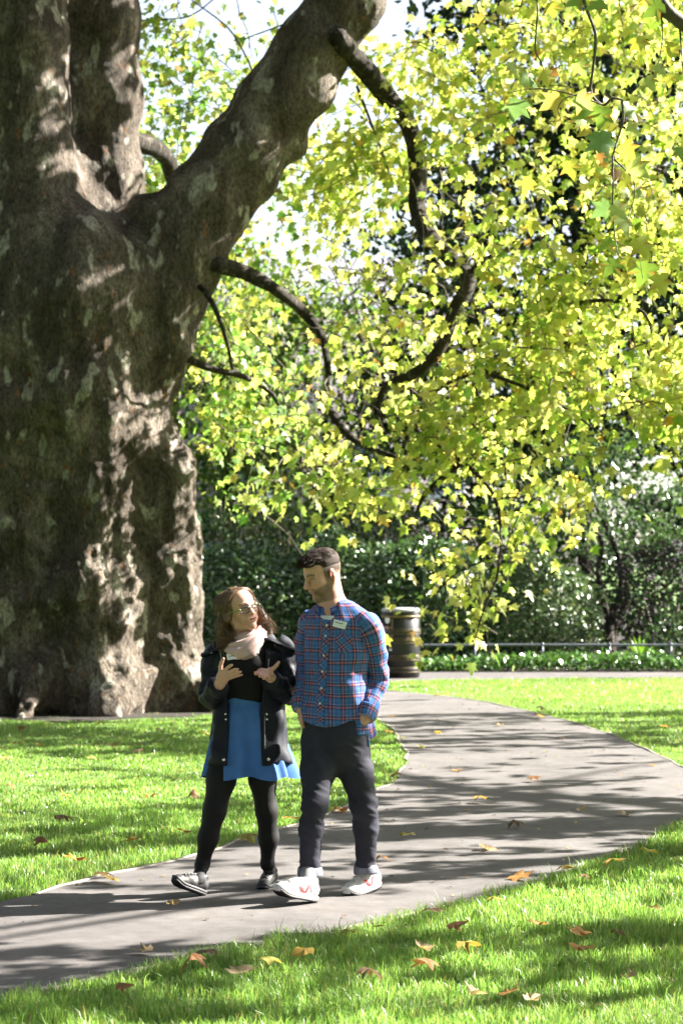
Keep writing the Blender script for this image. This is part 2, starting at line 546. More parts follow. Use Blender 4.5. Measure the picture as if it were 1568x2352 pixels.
# timber edging boards along the path
M_EDGE = simple('weathered_timber_edging', (.17, .15, .13), 0.85, 0.35, 14, 0.4)
def edging_strip(E):
    T = np.gradient(E, axis=0); T /= np.linalg.norm(T, axis=1)[:, None]; N = np.stack([-T[:, 1], T[:, 0]], 1)
    k = len(E); z = 0.016 + 0.006 * fbm(np.concatenate([E * 1.7, np.zeros((k, 1))], 1), 2, 5)
    A = E - N * .012; B = E + N * .012
    col = lambda q, zz: np.concatenate([q, np.broadcast_to(np.asarray(zz), (k,))[:, None]], 1)
    V = np.stack([col(A, -0.02), col(A, z), col(B, z), col(B, -0.02)], 1).reshape(-1, 3)
    return V, grid_faces(k, 4, False)
for E, nm in ((Le[8:96], 'edging_board'), (Re[4:140], 'edging_board')):
    step = 9
    for i in range(0, len(E) - step, step):
        V, F = edging_strip(E[i:i + step + 1] * 1.0)
        o = link(nm, raw_mesh(nm, V, F), M_EDGE, path)

# ------------------------------------------------------------------ grass
def blade_mesh(x, y, h, w, lean, col, seg=2):
    n = len(x); ang = rng.uniform(0, 2 * math.pi, n); la = rng.uniform(0, 2 * math.pi, n)
    wx, wy = np.cos(ang) * w / 2, np.sin(ang) * w / 2
    lx, ly = np.cos(la) * lean * h, np.sin(la) * lean * h
    z0 = np.full(n, -0.004)
    if seg == 2:
        P0 = np.stack([x - wx, y - wy, z0], 1); P1 = np.stack([x + wx, y + wy, z0], 1)
        mx, my, mz = x + lx * .32, y + ly * .32, h * .6
        P2 = np.stack([mx - wx * .8, my - wy * .8, mz], 1); P3 = np.stack([mx + wx * .8, my + wy * .8, mz], 1)
        P4 = np.stack([x + lx, y + ly, h * (1 - .25 * lean)], 1)
        V = np.stack([P0, P1, P2, P3, P4], 1).reshape(-1, 3); b = np.arange(n)[:, None] * 5
        F = np.concatenate([b + [0, 1, 3], b + [0, 3, 2], b + [2, 3, 4]]); k = 5
    else:
        P0 = np.stack([x - wx, y - wy, z0], 1); P1 = np.stack([x + wx, y + wy, z0], 1); P2 = np.stack([x + lx, y + ly, h], 1)
        V = np.stack([P0, P1, P2], 1).reshape(-1, 3); F = np.arange(n)[:, None] * 3 + [0, 1, 2]; k = 3
    return V, F, np.repeat(col, k, 0)

def grass_cols(n, x, y):
    t = rng.uniform(0, 1, n)[:, None]; q = fbm(np.stack([x * .8, y * .8, x * 0], 1), 3, 21)[:, None]
    c = np.array([.095, .22, .04]) * (1 - t) + np.array([.27, .41, .12]) * t
    c = c * (1 + .25 * q)
    s = rng.uniform(0, 1, n) < 0.07
    c[s] = np.array([.36, .31, .14]) * rng.uniform(.6, 1.2, s.sum())[:, None]
    return c.clip(0.01, 1)

parts_ = []
for (y0, y1, dens, h0, h1, w, seg) in ((7.0, 10.2, 10500, .04, .105, .0036, 2), (10.2, 14.5, 6000, .035, .085, .0048, 2),
                                       (14.5, 20, 3200, .03, .062, .0075, 2), (20, 33.4, 1600, .03, .06, .015, 1)):
    hw0 = .165 * y1 + .9
    n = int(dens * (y1 - y0) * hw0 * 2)
    x = rng.uniform(-hw0, hw0, n); y = rng.uniform(y0, y1, n)
    k = ~in_poly(x, y, PATH_POLY) & (np.abs(x) < .165 * y + .9)
    d2 = np.hypot((x - TRUNK_C[0]) / 1.05, y - TRUNK_C[1])
    k &= (d2 > 1.66 + .3 * vnoise(np.stack([x * 1.5, y * 1.5, x * 0], 1), 4)) | (rng.uniform(0, 1, n) < .03)
    x, y = x[k], y[k]; n = len(x)
    patch = fbm(np.stack([x * 2.2, y * 2.2, x * 0], 1), 3, 8)
    tuft = fbm(np.stack([x * 11, y * 11, x * 0], 1), 2, 31)
    keep = rng.uniform(0, 1, n) < (.78 + .5 * tuft).clip(.25, 1)
    x, y, patch, tuft = x[keep], y[keep], patch[keep], tuft[keep]; n = len(x)
    near_right = ((y < 15) & (x > -1.9)).astype(float)
    h = rng.uniform(h0, h1, n) * (1 + .4 * patch + .3 * tuft).clip(.5, 1.9) * (0.58 + .12 * near_right) * np.where(rng.uniform(0, 1, n) < .03, 1.6, 1)
    parts_.append(blade_mesh(x, y, h, w * rng.uniform(.6, 1.3, n), rng.uniform(.1, .8, n), grass_cols(n, x, y), seg))
off = 0; Vs, Fs, Cs = [], [], []
for V, F, c in parts_:
    Vs.append(V); Fs.append(F + off); Cs.append(c); off += len(V)
grass = link('grass', raw_mesh('grass', np.concatenate(Vs), np.concatenate(Fs), False, {'Col': ('FLOAT_COLOR', np.concatenate(Cs))}), M_GRASS)
tag(grass, 'short green lawn grass on both sides of the curving path', 'grass', kind='stuff')

# ------------------------------------------------------------------ leaves
_half = [(0, 0), (.16, -.07), (.30, -.02), (.50, .06), (.40, .17), (.34, .24), (.46, .36), (.63, .56), (.46, .55), (.30, .52), (.22, .60), (.17, .74), (.09, .88), (0, 1.05)]
_out = _half + [(-x, y) for x, y in _half[-2:0:-1]]
def plane_leaf_template(level=1, curl=0.25):
    h_ = [(0, 0), (.18, -.06), (.50, .06), (.32, .24), (.63, .56), (.26, .52), (0, 1.05)]
    o = np.array(_out if level else h_ + [(-x, y) for x, y in h_[-2:0:-1]])
    c = np.array([[0, .33]]); p = np.concatenate([c, o]); r = p[:, 0]
    z = -curl * np.abs(r) ** 1.3 - curl * .55 * (p[:, 1] - .33) ** 2
    V = np.concatenate([p - [0, 0], z[:, None]], 1); k = len(o)
    F = np.stack([np.zeros(k, int), 1 + np.arange(k), 1 + (np.arange(k) + 1) % k], 1)
    return V, F
def oval_leaf_template(w=.4, fold=.15):
    V = np.array([[0, 0, 0], [w * .42, .3, fold * .4], [w * .5, .55, fold * .5], [0, 1, -.1], [-w * .5, .55, fold * .5], [-w * .42, .3, fold * .4], [0, .5, 0]], float)
    F = np.array([[0, 1, 6], [1, 2, 6], [2, 3, 6], [3, 4, 6], [4, 5, 6], [5, 0, 6]])
    return V, F
def frames(tip, nrm):
    tip = tip / np.linalg.norm(tip, axis=1)[:, None]
    nrm = nrm - tip * (nrm * tip).sum(1)[:, None]; nrm /= np.linalg.norm(nrm, axis=1)[:, None] + 1e-9
    return np.stack([np.cross(tip, nrm), tip, nrm], -1)         # columns: side, tip, normal
def leaves(pos, tip, nrm, size, cols, tmpl):
    tv, tf = tmpl; n = len(pos); R = frames(tip, nrm)
    V = np.einsum('nij,kj->nki', R, tv) * size[:, None, None] + pos[:, None, :]
    F = (np.arange(n)[:, None, None] * len(tv) + tf[None]).reshape(-1, 3)
    return V.reshape(-1, 3), F, np.repeat(cols, len(tv), 0)
def rand_dir(n): 
    v = rng.normal(size=(n, 3)); return v / np.linalg.norm(v, axis=1)[:, None]
PAL_YG = np.array([[.44, .48, .15], [.37, .45, .12], [.53, .55, .23], [.27, .37, .08], [.17, .28, .05], [.52, .47, .14], [.44, .28, .09]])
PAL_YG_W = np.array([.28, .26, .18, .15, .09, .03, .012])
def pick_cols(n, pal, w, var=.18):
    c = pal[rng.choice(len(pal), n, p=w / w.sum())]
    return (c * (1 + var * rng.normal(size=(n, 1))) * (1 + .06 * rng.normal(size=(n, 3)))).clip(.01, .9)

def sprays(centers, length=.75, nl=11, droop=.55, outward=None, jitter=.13):
    """leafy twigs: returns leaf positions, tips, normals and the twig polylines"""
    n = len(centers); d = rand_dir(n) * [1, .8, .45]
    if outward is not None: d = d * .6 + outward
    d /= np.linalg.norm(d, axis=1)[:, None]
    pos, tip, nrm, tw = [], [], [], []
    for i in range(n):
        L = length * rng.uniform(.6, 1.3); t = np.linspace(0, 1, 5)
        pl = centers[i] + d[i] * ((t - .4) * L)[:, None] + np.stack([0 * t, 0 * t, -droop * L * t * t], 1) + rng.normal(size=(5, 3)) * .02
        tw.append(pl)
        m = int(nl * rng.uniform(.6, 1.4)); tt = rng.uniform(.15, 1.05, m)
        p = np.stack([np.interp(tt, t, pl[:, k]) for k in range(3)], 1) + rng.normal(size=(m, 3)) * jitter
        pos.append(p); tip.append(rand_dir(m) * .75 + [0, 0, -.75] + d[i] * .35); nrm.append(rand_dir(m) * .8 + [.1, -.25, .55])
    return np.concatenate(pos), np.concatenate(tip), np.concatenate(nrm), tw

def twig_mesh(tw, r=.008, nc=4):
    return merge([tube(p, np.linspace(r, r * .35, len(p)), 5, nc, False) for p in tw])

# ------------------------------------------------------------------ the old plane tree
def trunk_mesh():
    D0 = 25.0; sc = F_PX / D0
    def w(vx, vy, dy=0.0): p = P(vx, vy, D0); p[1] += dy; return p
    v = Vox([-5.6, 22.6, -.15], [1.9, 27.6, 10.6], .036)
    right = [(385, 1640, 118), (385, 1520, 92), (375, 1400, 92), (368, 1260, 88), (362, 1160, 82), (362, 1085, 82), (330, 980, 82), (315, 900, 88), (330, 800, 110),
             (365, 690, 118), (415, 580, 112), (480, 470, 104), (560, 350, 98), (640, 230, 94), (720, 110, 90), (795, 0, 86), (860, -110, 84), (930, -240, 78), (985, -400, 70)]
    mid = [(225, 1640, 150), (215, 1400, 128), (205, 1150, 124), (200, 900, 135), (215, 700, 150), (200, 600, 130)]
    left = [(10, 1640, 190), (30, 1400, 165), (35, 1100, 165), (40, 800, 170), (60, 620, 150), (75, 500, 122), (72, 380, 103), (64, 240, 92), (60, 100, 90), (57, -60, 90), (30, -250, 74), (-20, -420, 66)]
    back = [(240, 660, 120), (237, 520, 94), (232, 380, 89), (227, 200, 88), (222, 0, 88), (214, -200, 84), (220, -420, 74)]
    for ch, dy, k in ((mid, -.25, .35), (left, .05, .35), (back, .75, .25), (right, .0, .22)):
        pts = [w(x, y, dy) for x, y, r in ch]; rad = [r / sc for x, y, r in ch]
        v.chain(pts, rad, k)
    # root flare
    for vx, dy, tx, ty, r in ((440, -.2, 500, -.55, .30), (300, -.7, 262, -1.15, .26), (120, -.8, 90, -1.35, .32), (-40, -.7, -120, -1.2, .3), (420, .3, 540, .5, .3), (360, .9, 420, 1.6, .3), (100, 1, 60, 1.7, .3)):
        a = w(vx, 1560, dy); b = w(tx, 1632, ty); v.cone(a, b, r, r * .45, .3)
    # burrs and knuckles seen on the stem
    for vx, vy, dy, r in ((405, 1090, -.2, .22), (405, 1330, -.25, .34), (300, 1010, -.45, .25), (330, 500, -.2, .26), (610, 430, -.15, .2), (735, 220, -.15, .24), (835, 20, -.2, .27),
                          (150, 930, -.75, .3), (270, 620, -.55, .33), (40, 960, -.7, .32), (180, 1330, -.8, .34), (70, 1240, -.75, .3), (560, 220, .05, .12), (500, 310, .05, .12), (690, 340, 0, .15), (400, 800, -.2, .3)):
        v.ell(w(vx, vy, dy), [r, r * .8, r * 1.1], None, .22)
    V, Q = v.mesh()
    V = relax(V, Q, 1)
    N = normals(V, Q)
    low = np.clip((6.2 - V[:, 2]) / 2.5, .35, 1)
    d = .085 * fbm(V * [1.5, 1.5, .9], 2, 2) + .035 * fbm(V * [5.5, 5.5, 1.6], 2, 7) + .030 * fbm(V * [7, 7, 6], 3, 13) + .012 * fbm(V * [19, 19, 9], 2, 23)
    d += .05 * (1 - 2.2 * np.abs(vnoise(V * [.9, .9, 1.15] + 7, 5)))
    V = V + N * (d * low - .065)[:, None]
    return V, Q

tree = thing('plane_tree', (TRUNK_C[0], TRUNK_C[1], 0), 'huge old plane tree with lumpy trunk and low leafy boughs behind the couple', 'tree')
tV, tQ = trunk_mesh()
part('trunk', tV, tQ, M_BARK, tree)

# the low boughs spread as a sheet that turns its face to the light: left part further away, lower part nearer
def sheet_depth(x, y):
    return 27.3 - 5.2 * np.clip((np.asarray(x, float) - 450) / 1118, -.1, 1.15) + 1.6 - 3.0 * np.clip(np.asarray(y, float) / 1200, -.1, 1.25)
# visible boughs
def bough(pts, r0, r1, parent=None, n=22, seed=0, nc=9, mat=None):
    q = []
    for i, (x, y, D) in enumerate(pts):
        w_ = min(1, max(0, i - 1) / 3) if pts[0][2] > 24.8 and pts[0][0] < 760 else 1.0
        q.append(P(x, y, D * (1 - w_) + w_ * (float(sheet_depth(x, y)) - .45)))
    V, F = tube(np.array(q), np.linspace(r0, r1, len(q)), n, nc, True, .16, seed)
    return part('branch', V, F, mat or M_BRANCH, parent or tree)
BOUGHS = [
    ([(745, 60, 25.0), (780, 90, 24.6), (812, 130, 24.2), (870, 200, 23.6), (935, 280, 23), (960, 380, 22.6), (958, 480, 22.4), (990, 550, 22.2), (1050, 610, 22), (1078, 650, 21.8), (1040, 720, 21.6), (1012, 800, 21.5), (950, 860, 21.3), (890, 885, 21.2), (862, 950, 21.1)], .165, .06),
    ([(1072, 640, 21.8), (1110, 600, 21.9), (1180, 570, 22.1), (1260, 540, 22.3)], .06, .02),
    ([(430, 590, 25.0), (490, 606, 24.7), (560, 625, 24.2), (640, 670, 23.2), (700, 720, 22.8), (742, 780, 22.4), (755, 860, 22)], .13, .05),
    ([(350, 800, 25.0), (410, 815, 24.8), (480, 845, 24.4), (560, 865, 24), (620, 900, 23.6), (640, 930, 23.4)], .07, .025),
    ([(440, 640, 24.9), (485, 690, 24.4), (520, 780, 24), (535, 860, 23.8)], .045, .02),
    ([(755, 940, 21.8), (800, 1000, 21.6), (850, 1030, 21.5), (910, 1050, 21.4)], .06, .03),
    ([(862, 950, 21.1), (940, 960, 21.2), (1010, 890, 21.3), (1100, 850, 21.4), (1170, 790, 21.5)], .035, .015),
    ([(940, 960, 21.2), (970, 1000, 21.2), (1060, 1060, 21.2), (1130, 1130, 21), (1150, 1230, 20.8), (1140, 1330, 20.6)], .04, .014),
    ([(1060, 1060, 21.2), (980, 1130, 21), (955, 1180, 20.9)], .05, .02),
    ([(1100, 850, 21.4), (1230, 900, 21), (1330, 960, 20.8), (1400, 1020, 20.6)], .03, .012),
    ([(250, 330, 25.8), (330, 330, 26), (380, 360, 26.4), (400, 420, 26.8), (440, 500, 27)], .16, .10),
    ([(440, 0, 24), (520, 60, 23.6), (560, 120, 23.4), (590, 185, 23.3)], .012, .02),
    ([(270, 48, 23), (370, 45, 23), (440, 35, 23.2), (500, -10, 23.4)], .015, .012),
    ([(560, 90, 24), (640, 60, 24), (690, 40, 24.2)], .012, .012),
    ([(820, 200, 23), (870, 330, 22.6), (900, 420, 22.4)], .025, .012),
    ([(1140, 1330, 20.6), (1110, 1400, 20.5), (1090, 1470, 20.4)], .016, .008),
    ([(1130, 1280, 20.7), (1060, 1310, 20.6), (1010, 1350, 20.5), (1000, 1390, 20.5)], .014, .007),
    ([(1300, 700, 21.6), (1400, 690, 21.6), (1480, 720, 21.4), (1500, 800, 21.2)], .03, .012),
]
for i, (pts, r0, r1) in enumerate(BOUGHS):
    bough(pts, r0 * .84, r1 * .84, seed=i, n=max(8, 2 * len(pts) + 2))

def sample_px(poly, n, d0, d1):
    poly = np.array(poly, float); lo, hi = poly.min(0), poly.max(0); out = []
    while len(out) < n:
        x = rng.uniform(lo[0], hi[0], n * 2); y = rng.uniform(lo[1], hi[1], n * 2)
        k = in_poly(x, y, poly); out += list(zip(x[k], y[k]))
    out = np.array(out[:n]); return out, rng.uniform(d0, d1, n)

def px_world(xy, D):
    return np.stack([(xy[:, 0] - 784) * D / F_PX, D, CAM_H + (1299 - xy[:, 1]) * D / F_PX], 1)

CEN = []
def clumped(poly, n, d0, d1, thr=-.25, sc=130.0, seed=0):
    xy, D = sample_px(poly, int(n * 1.6), d0, d1)
    if thr > -1: D = sheet_depth(xy[:, 0], xy[:, 1]) + rng.uniform(d0, d1, len(D))
    q = fbm(np.stack([xy[:, 0] / sc, xy[:, 1] / (sc * .6), D / 1.3], 1), 2, seed)
    k = np.argsort(-q + rng.uniform(0, .55, len(q)))[:n]
    return px_world(xy[k], D[k])
R1 = [(560, 540), (660, 420), (770, 340), (930, 330), (990, 120), (1040, -40), (1250, -120), (1700, -120), (1720, 930), (1560, 960), (1430, 1000), (1330, 1140), (1180, 1150), (1000, 1110), (900, 1140), (820, 1090), (660, 1050), (570, 970), (500, 900), (470, 800), (520, 680)]
CEN.append(clumped(R1, 430, -1.1, 1.1, seed=40))
CEN.append(clumped([(860, 560), (1500, 520), (1420, 1000), (1300, 1150), (900, 1160), (700, 1000), (720, 760)], 50, -1.4, .4, seed=41))
CEN.append(clumped([(430, 880), (560, 860), (760, 1000), (820, 1150), (640, 1160), (470, 1130)], 46, -1, 1, seed=42))
CEN.append(clumped([(315, 190), (560, 90), (600, 200), (480, 320), (370, 470), (315, 470)], 30, -1.5, 1.5, seed=43))
CEN.append(clumped([(315, 0), (690, 0), (600, 130), (315, 200)], 15, -1.5, 1, seed=44))
CEN.append(clumped([(780, 340), (820, 150), (940, 60), (1000, 120), (940, 330)], 16, -1, 1, seed=45))
CEN.append(clumped([(640, 420), (770, 330), (900, 330), (860, 470), (640, 560)], 26, -1, 1, seed=49))
droop_pts = [(1150, 1215), (1120, 1250), (1160, 1270), (1140, 1310), (1165, 1345), (1120, 1375), (1100, 1420), (1090, 1455), (1060, 1320), (1025, 1345), (1050, 1375), (1075, 1400), (1250, 1170), (1290, 1180), (1320, 1195), (1210, 1160), (905, 1205), (880, 1190), (1180, 1180)]
CEN.append(np.array([P(x, y, float(sheet_depth(x, y))) for x, y in droop_pts]))
CEN.append(np.array([P(x, y, float(sheet_depth(x, y))) for x, y in [(1470, 980), (1530, 1000), (1555, 1080), (1540, 940), (585, 1190), (600, 1200)]]))
cen = np.concatenate(CEN)
cen[:, 2] += .18
lp, lt, ln, tws = sprays(cen, .8, 22, .5, None, .16)
sz = rng.uniform(.068, .15, len(lp)); lc = pick_cols(len(lp), PAL_YG, PAL_YG_W)
# many leaves on the left of the crown are still green
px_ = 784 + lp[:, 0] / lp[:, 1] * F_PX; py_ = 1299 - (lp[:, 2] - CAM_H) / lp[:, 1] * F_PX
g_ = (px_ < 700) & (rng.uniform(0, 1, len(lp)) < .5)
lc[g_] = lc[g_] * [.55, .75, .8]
ok = ~((px_ > 700) & (px_ < 830) & (py_ > 630) & (py_ < 700) & (rng.uniform(0, 1, len(lp)) < .93))         # a thin place in the crown
ok &= ~((px_ > 795) & (px_ < 870) & (py_ > 690) & (py_ < 745) & (rng.uniform(0, 1, len(lp)) < .7))
ts_ = (lp[:, 0] + 1.75) / S.x; yy_ = lp[:, 1] - S.y * ts_; zz_ = lp[:, 2] - S.z * ts_
ok &= ~((np.abs(yy_ - 24.5) < 1.1) & (zz_ > .2) & (zz_ < 4.3) & (rng.uniform(0, 1, len(lp)) < .72))      # crown thinned here so sun reaches the trunk
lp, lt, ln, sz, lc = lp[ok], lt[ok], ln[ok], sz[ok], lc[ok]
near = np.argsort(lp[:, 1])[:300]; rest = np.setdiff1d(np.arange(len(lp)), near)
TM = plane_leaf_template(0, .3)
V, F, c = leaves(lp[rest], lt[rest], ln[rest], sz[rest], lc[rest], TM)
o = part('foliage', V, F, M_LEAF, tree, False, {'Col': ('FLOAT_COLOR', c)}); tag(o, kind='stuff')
V, F = twig_mesh(tws, .009); o = part('twigs', V, F, M_TWIG, tree); tag(o, kind='stuff')

def leaf_variants(prefix, pals, curls):
    out = []
    for i, (pc, cu) in enumerate(zip(pals, curls)):
        tv, tf = plane_leaf_template(1, cu)
        cc = np.tile(np.array(pc), (len(tv), 1)); cc[1:] *= rng.uniform(.75, 1.2, (len(tv) - 1, 1))
        out.append(raw_mesh(prefix, tv, tf, False, {'Col': ('FLOAT_COLOR', cc)}))
    return out
LEAFV = leaf_variants('leaf', list(PAL_YG[:6]) + [(.44, .25, .05)], [.2, .35, .3, .45, .25, .4, .5])
for me in LEAFV: me.materials.append(M_LEAF)
def leaf_object(me, pos, tip, nrm, size, parent, name='leaf'):
    R = frames(np.asarray(tip, float)[None], np.asarray(nrm, float)[None])[0]
    o = bpy.data.objects.new(name, me); COL.objects.link(o)
    org = np.array(root_of(parent).location) if parent is not None else np.zeros(3)
    M = np.eye(4); M[:3, :3] = R * size; M[:3, 3] = np.asarray(pos) - org
    if parent is not None: o.parent = parent
    o.matrix_local = Matrix(M.tolist())
    return o
for i in near:
    leaf_object(LEAFV[rng.choice(7, p=[.26, .24, .18, .14, .08, .08, .02])], lp[i], lt[i], ln[i], sz[i], tree)

# unseen crown over the scene, added to cut the sky light
n = 46000
cc_ = np.stack([rng.uniform(-17, 3.2, n), rng.uniform(-6, 38, n), rng.uniform(9.7, 13.5, n)], 1)
cc_ = cc_[(fbm(cc_ * [.5, .5, .5], 2, 12) > -.45) & (cc_[:, 2] > CAM_H + .272 * cc_[:, 1] + .35)]; n = len(cc_)
V, F, c = leaves(cc_, rand_dir(n) + [0, 0, -.6], rand_dir(n) * .7 + [0, 0, .8], rng.uniform(.22, .36, n), pick_cols(n, PAL_YG * [.28, .24, .6], PAL_YG_W), oval_leaf_template(.9, .2))  # leaf colours darkened to lessen green bounce light
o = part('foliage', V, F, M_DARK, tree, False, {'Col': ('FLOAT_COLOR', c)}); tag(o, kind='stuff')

# ------------------------------------------------------------------ second plane tree, right of the path, reaching over the picture
tree2 = thing('plane_tree', (12.5, 17.5, 0), 'plane tree right of the path whose leafy twigs hang into the upper right corner', 'tree')
V, F = tube([(12.5, 17.5, -.1), (12.4, 17.4, 2), (12.1, 17.1, 4.5), (11.5, 16.6, 7), (11.2, 16.2, 9.5)], [.62, .5, .42, .32, .16], 26, 16, True, .1, 4)
part('trunk', V, F, M_BARK, tree2)
sa, ca = math.sin(SUN_AZ), math.cos(SUN_AZ); te = math.tan(SUN_EL)
BB = [0, 7.5, 7.75, 9.2, 9.5, 10.6, 10.8, 12.5, 12.9, 14.7, 15.2, 18.0, 18.6, 22.6, 23.4, 32]
BS = [.03, .03, .72, .72, .36, .36, .52, .52, .60, .60, .30, .30, .58, .58, .04, .04]
def shade_points(n):
    out = []
    while len(out) < n:
        x = rng.uniform(-5.5, 5.2, n); y = rng.uniform(6.5, 30, n)
        b = -x * sa + y * ca; a = x * ca + y * sa
        q = fbm(np.stack([a * .4, b * 8.5, a * 0], 1), 2, 77) * 1.15
        s = np.interp(b, BB, BS)
        k = (s + q * .42 + rng.uniform(-.12, .12, n) > .58) & ((s > .3) | (rng.uniform(0, 1, n) < .5))
        h = np.where(b > 17, rng.uniform(2.8, 5.6, n), rng.uniform(2.3, 5.6, n)); t = h / te
        out += list(np.stack([x + t * ca, y + t * sa, h], 1)[k])
    o = np.array(out[:n])
    vis = (o[:, 0] < .165 * o[:, 1] + .5) & (o[:, 2] < CAM_H + .27 * o[:, 1] + .3)
    return o[~vis]
sp = shade_points(3300)
lp3, lt3, ln3, tw3 = sprays(sp, .9, 9, .10, np.tile([[-1.6 * ca, -1.6 * sa, -.9]], (len(sp), 1)), .035)
tm_ = (lp3[:, 0] - .15) / S.x; ym_ = lp3[:, 1] - S.y * tm_; zm_ = lp3[:, 2] - S.z * tm_
k3 = ~((np.abs(ym_ - 10.82) < .3) & (zm_ > .7) & (zm_ < 1.75) & (rng.uniform(0, 1, len(lp3)) < .85))      # gap cut in the leaves to let sun strike the man
lp3, lt3, ln3 = lp3[k3], lt3[k3], ln3[k3]
V, F, c = leaves(lp3, lt3, ln3, rng.uniform(.08, .14, len(lp3)), pick_cols(len(lp3), PAL_YG, PAL_YG_W), plane_leaf_template(0, .3))
o = part('foliage', V, F, M_LEAF, tree2, False, {'Col': ('FLOAT_COLOR', c)}); tag(o, kind='stuff')
V, F = twig_mesh(tw3, .01); o = part('twigs', V, F, M_TWIG, tree2); tag(o, kind='stuff')
for i, (tx, ty, tz, z0) in enumerate([(6, 11, 6, 4.2), (5.5, 14, 6.6, 5), (8, 21, 7.2, 5.4), (9, 25, 7.5, 6.4), (10.5, 10.5, 7.5, 5.6), (13, 27, 8.5, 7), (4.6, 10.2, 5.6, 4.6), (15, 22, 8.5, 6.5), (6.5, 18, 6.8, 5.8)]):
    b0 = np.array([12.1 - .1 * (z0 - 4.5), 17.0, z0]); e = np.array([tx, ty, tz]); mid_ = (b0 + e) / 2 + [0, 0, .9]
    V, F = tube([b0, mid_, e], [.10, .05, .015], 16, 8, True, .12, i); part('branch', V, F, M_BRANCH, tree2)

# twigs and leaves of that tree which hang into the picture, near the camera
DN = 9.2
def stem(pts, r0, r1, D=DN, n=None):
    q = np.array([P(x, y, D + rng.normal() * .03) for x, y in pts])
    V, F = tube(q, np.linspace(r0, r1, len(q)), n or 4 * len(q), 6, True, .25, len(pts)); return part('branch', V, F, M_TWIG, tree2)
stem([(1342, -60), (1340, 0), (1347, 23), (1366, 80), (1362, 150), (1356, 212), (1384, 241), (1405, 226), (1427, 229)], .008, .005)
stem([(1427, 229), (1430, 275), (1416, 324), (1406, 364), (1407, 430), (1406, 487), (1413, 559), (1419, 587)], .0055, .003)
stem([(1384, 241), (1330, 222), (1262, 206), (1210, 205), (1164, 214)], .004, .002)
stem([(1356, 212), (1300, 224), (1280, 250), (1285, 275), (1255, 280)], .003, .0015)
stem([(1406, 364), (1430, 385), (1453, 412), (1456, 447), (1448, 480), (1439, 504)], .004, .002)
stem([(1231, -40), (1232, 0), (1234, 26), (1228, 109), (1240, 140), (1250, 166)], .005, .003)
stem([(1228, 60), (1205, 52), (1164, 56), (1120, 42)], .003, .0015)
stem([(1419, 587), (1440, 600), (1470, 620)], .0025, .0012)
stem([(1419, 560), (1440, 570), (1465, 590), (1475, 640)], .0025, .0012)
stem([(1490, -40), (1530, 20), (1568, 55), (1640, 100)], .026, .04)
stem([(1516, 20), (1520, 90), (1508, 160)], .004, .002)
stem([(1560, 60), (1566, 150), (1575, 240)], .004, .002)
# crop coordinates of single leaves: x, y, size, direction of the tip (degrees, 0 = down), colour
GR, YE, PA, OR, BR, BL = (.21, .33, .07), (.44, .46, .09), (.38, .45, .18), (.42, .36, .10), (.24, .13, .05), (.17, .29, .12)
NEARV = {}
for nm, colr in (('gr', GR), ('ye', YE), ('pa', PA), ('or', OR), ('br', BR), ('bl', BL)):
    tv, tf = plane_leaf_template(1, .22); cc = np.tile(np.array(colr), (len(tv), 1)) * rng.uniform(.8, 1.15, (len(tv), 1))
    if nm in ('gr', 'ye', 'pa'): cc[[8, 9, 21, 22]] = np.array((.36, .20, .06))
    NEARV[nm] = raw_mesh('leaf', tv, tf, False, {'Col': ('FLOAT_COLOR', cc)}); NEARV[nm].materials.append(M_LEAF)
for cx, cy, s, ang, k in [(100, 800, 240, -20, 'bl'), (120, 610, 190, 60, 'gr'), (420, 780, 220, -60, 'or'), (560, 770, 220, 50, 'pa'), (770, 860, 220, -10, 'gr'), (740, 1060, 290, 12, 'bl'), (930, 830, 220, 40, 'gr'),
      (660, 1030, 140, -60, 'or'), (740, 1230, 100, 10, 'br'), (930, 1150, 200, 35, 'ye'), (960, 1020, 170, 65, 'pa'), (1000, 1310, 210, 50, 'pa'), (500, 1290, 190, 15, 'ye'), (875, 1360, 130, -10, 'br'), (990, 1420, 170, -50, 'ye'),
      (820, 1640, 210, -55, 'bl'), (850, 1640, 200, 45, 'pa'), (920, 1740, 200, 20, 'pa'), (840, 1920, 170, -50, 'gr'), (1050, 1910, 230, 25, 'ye'), (880, 2090, 210, -40, 'gr'), (1130, 2110, 260, -25, 'gr'), (1220, 2200, 220, 15, 'ye'),
      (570, 500, 170, 25, 'pa'), (300, 560, 170, 10, 'ye'), (250, 1500, 190, 40, 'ye'), (190, 1440, 160, -30, 'ye'), (210, 1770, 160, -10, 'ye'), (1310, 590, 150, -10, 'ye'), (1110, 620, 170, 30, 'pa'), (1040, 300, 190, 20, 'ye'),
      (1340, 350, 170, -20, 'ye'), (600, -20, 200, -60, 'gr'), (780, 20, 200, -70, 'gr'), (340, 560, 110, 60, 'br'), (350, 20, 170, 10, 'ye'), (1240, 20, 220, -50, 'gr'), (1380, 1180, 150, 10, 'gr'), (620, 880, 230, -5, 'gr'), (590, 960, 150, 20, 'pa'),
      (-190, 130, 150, -70, 'or'), (-260, 300, 150, -40, 'gr'), (30, 500, 140, 20, 'pa'), (-60, 40, 150, 60, 'ye'), (990, 2060, 150, -10, 'ye'), (1190, 520, 150, 40, 'pa')]:
    vx, vy = (1900 + cx / 2.138) / 1.6327, (cy / 2.138) / 1.6327
    a = math.radians(ang); tip = np.array([math.sin(a), rng.uniform(-.35, .35), -math.cos(a)])
    nrm = np.array([rng.uniform(-.6, .6), -1, rng.uniform(-.1, .9)])
    leaf_object(NEARV[k], P(vx, vy, DN + rng.normal() * .06), tip, nrm, s / 1899 * .88, tree2)

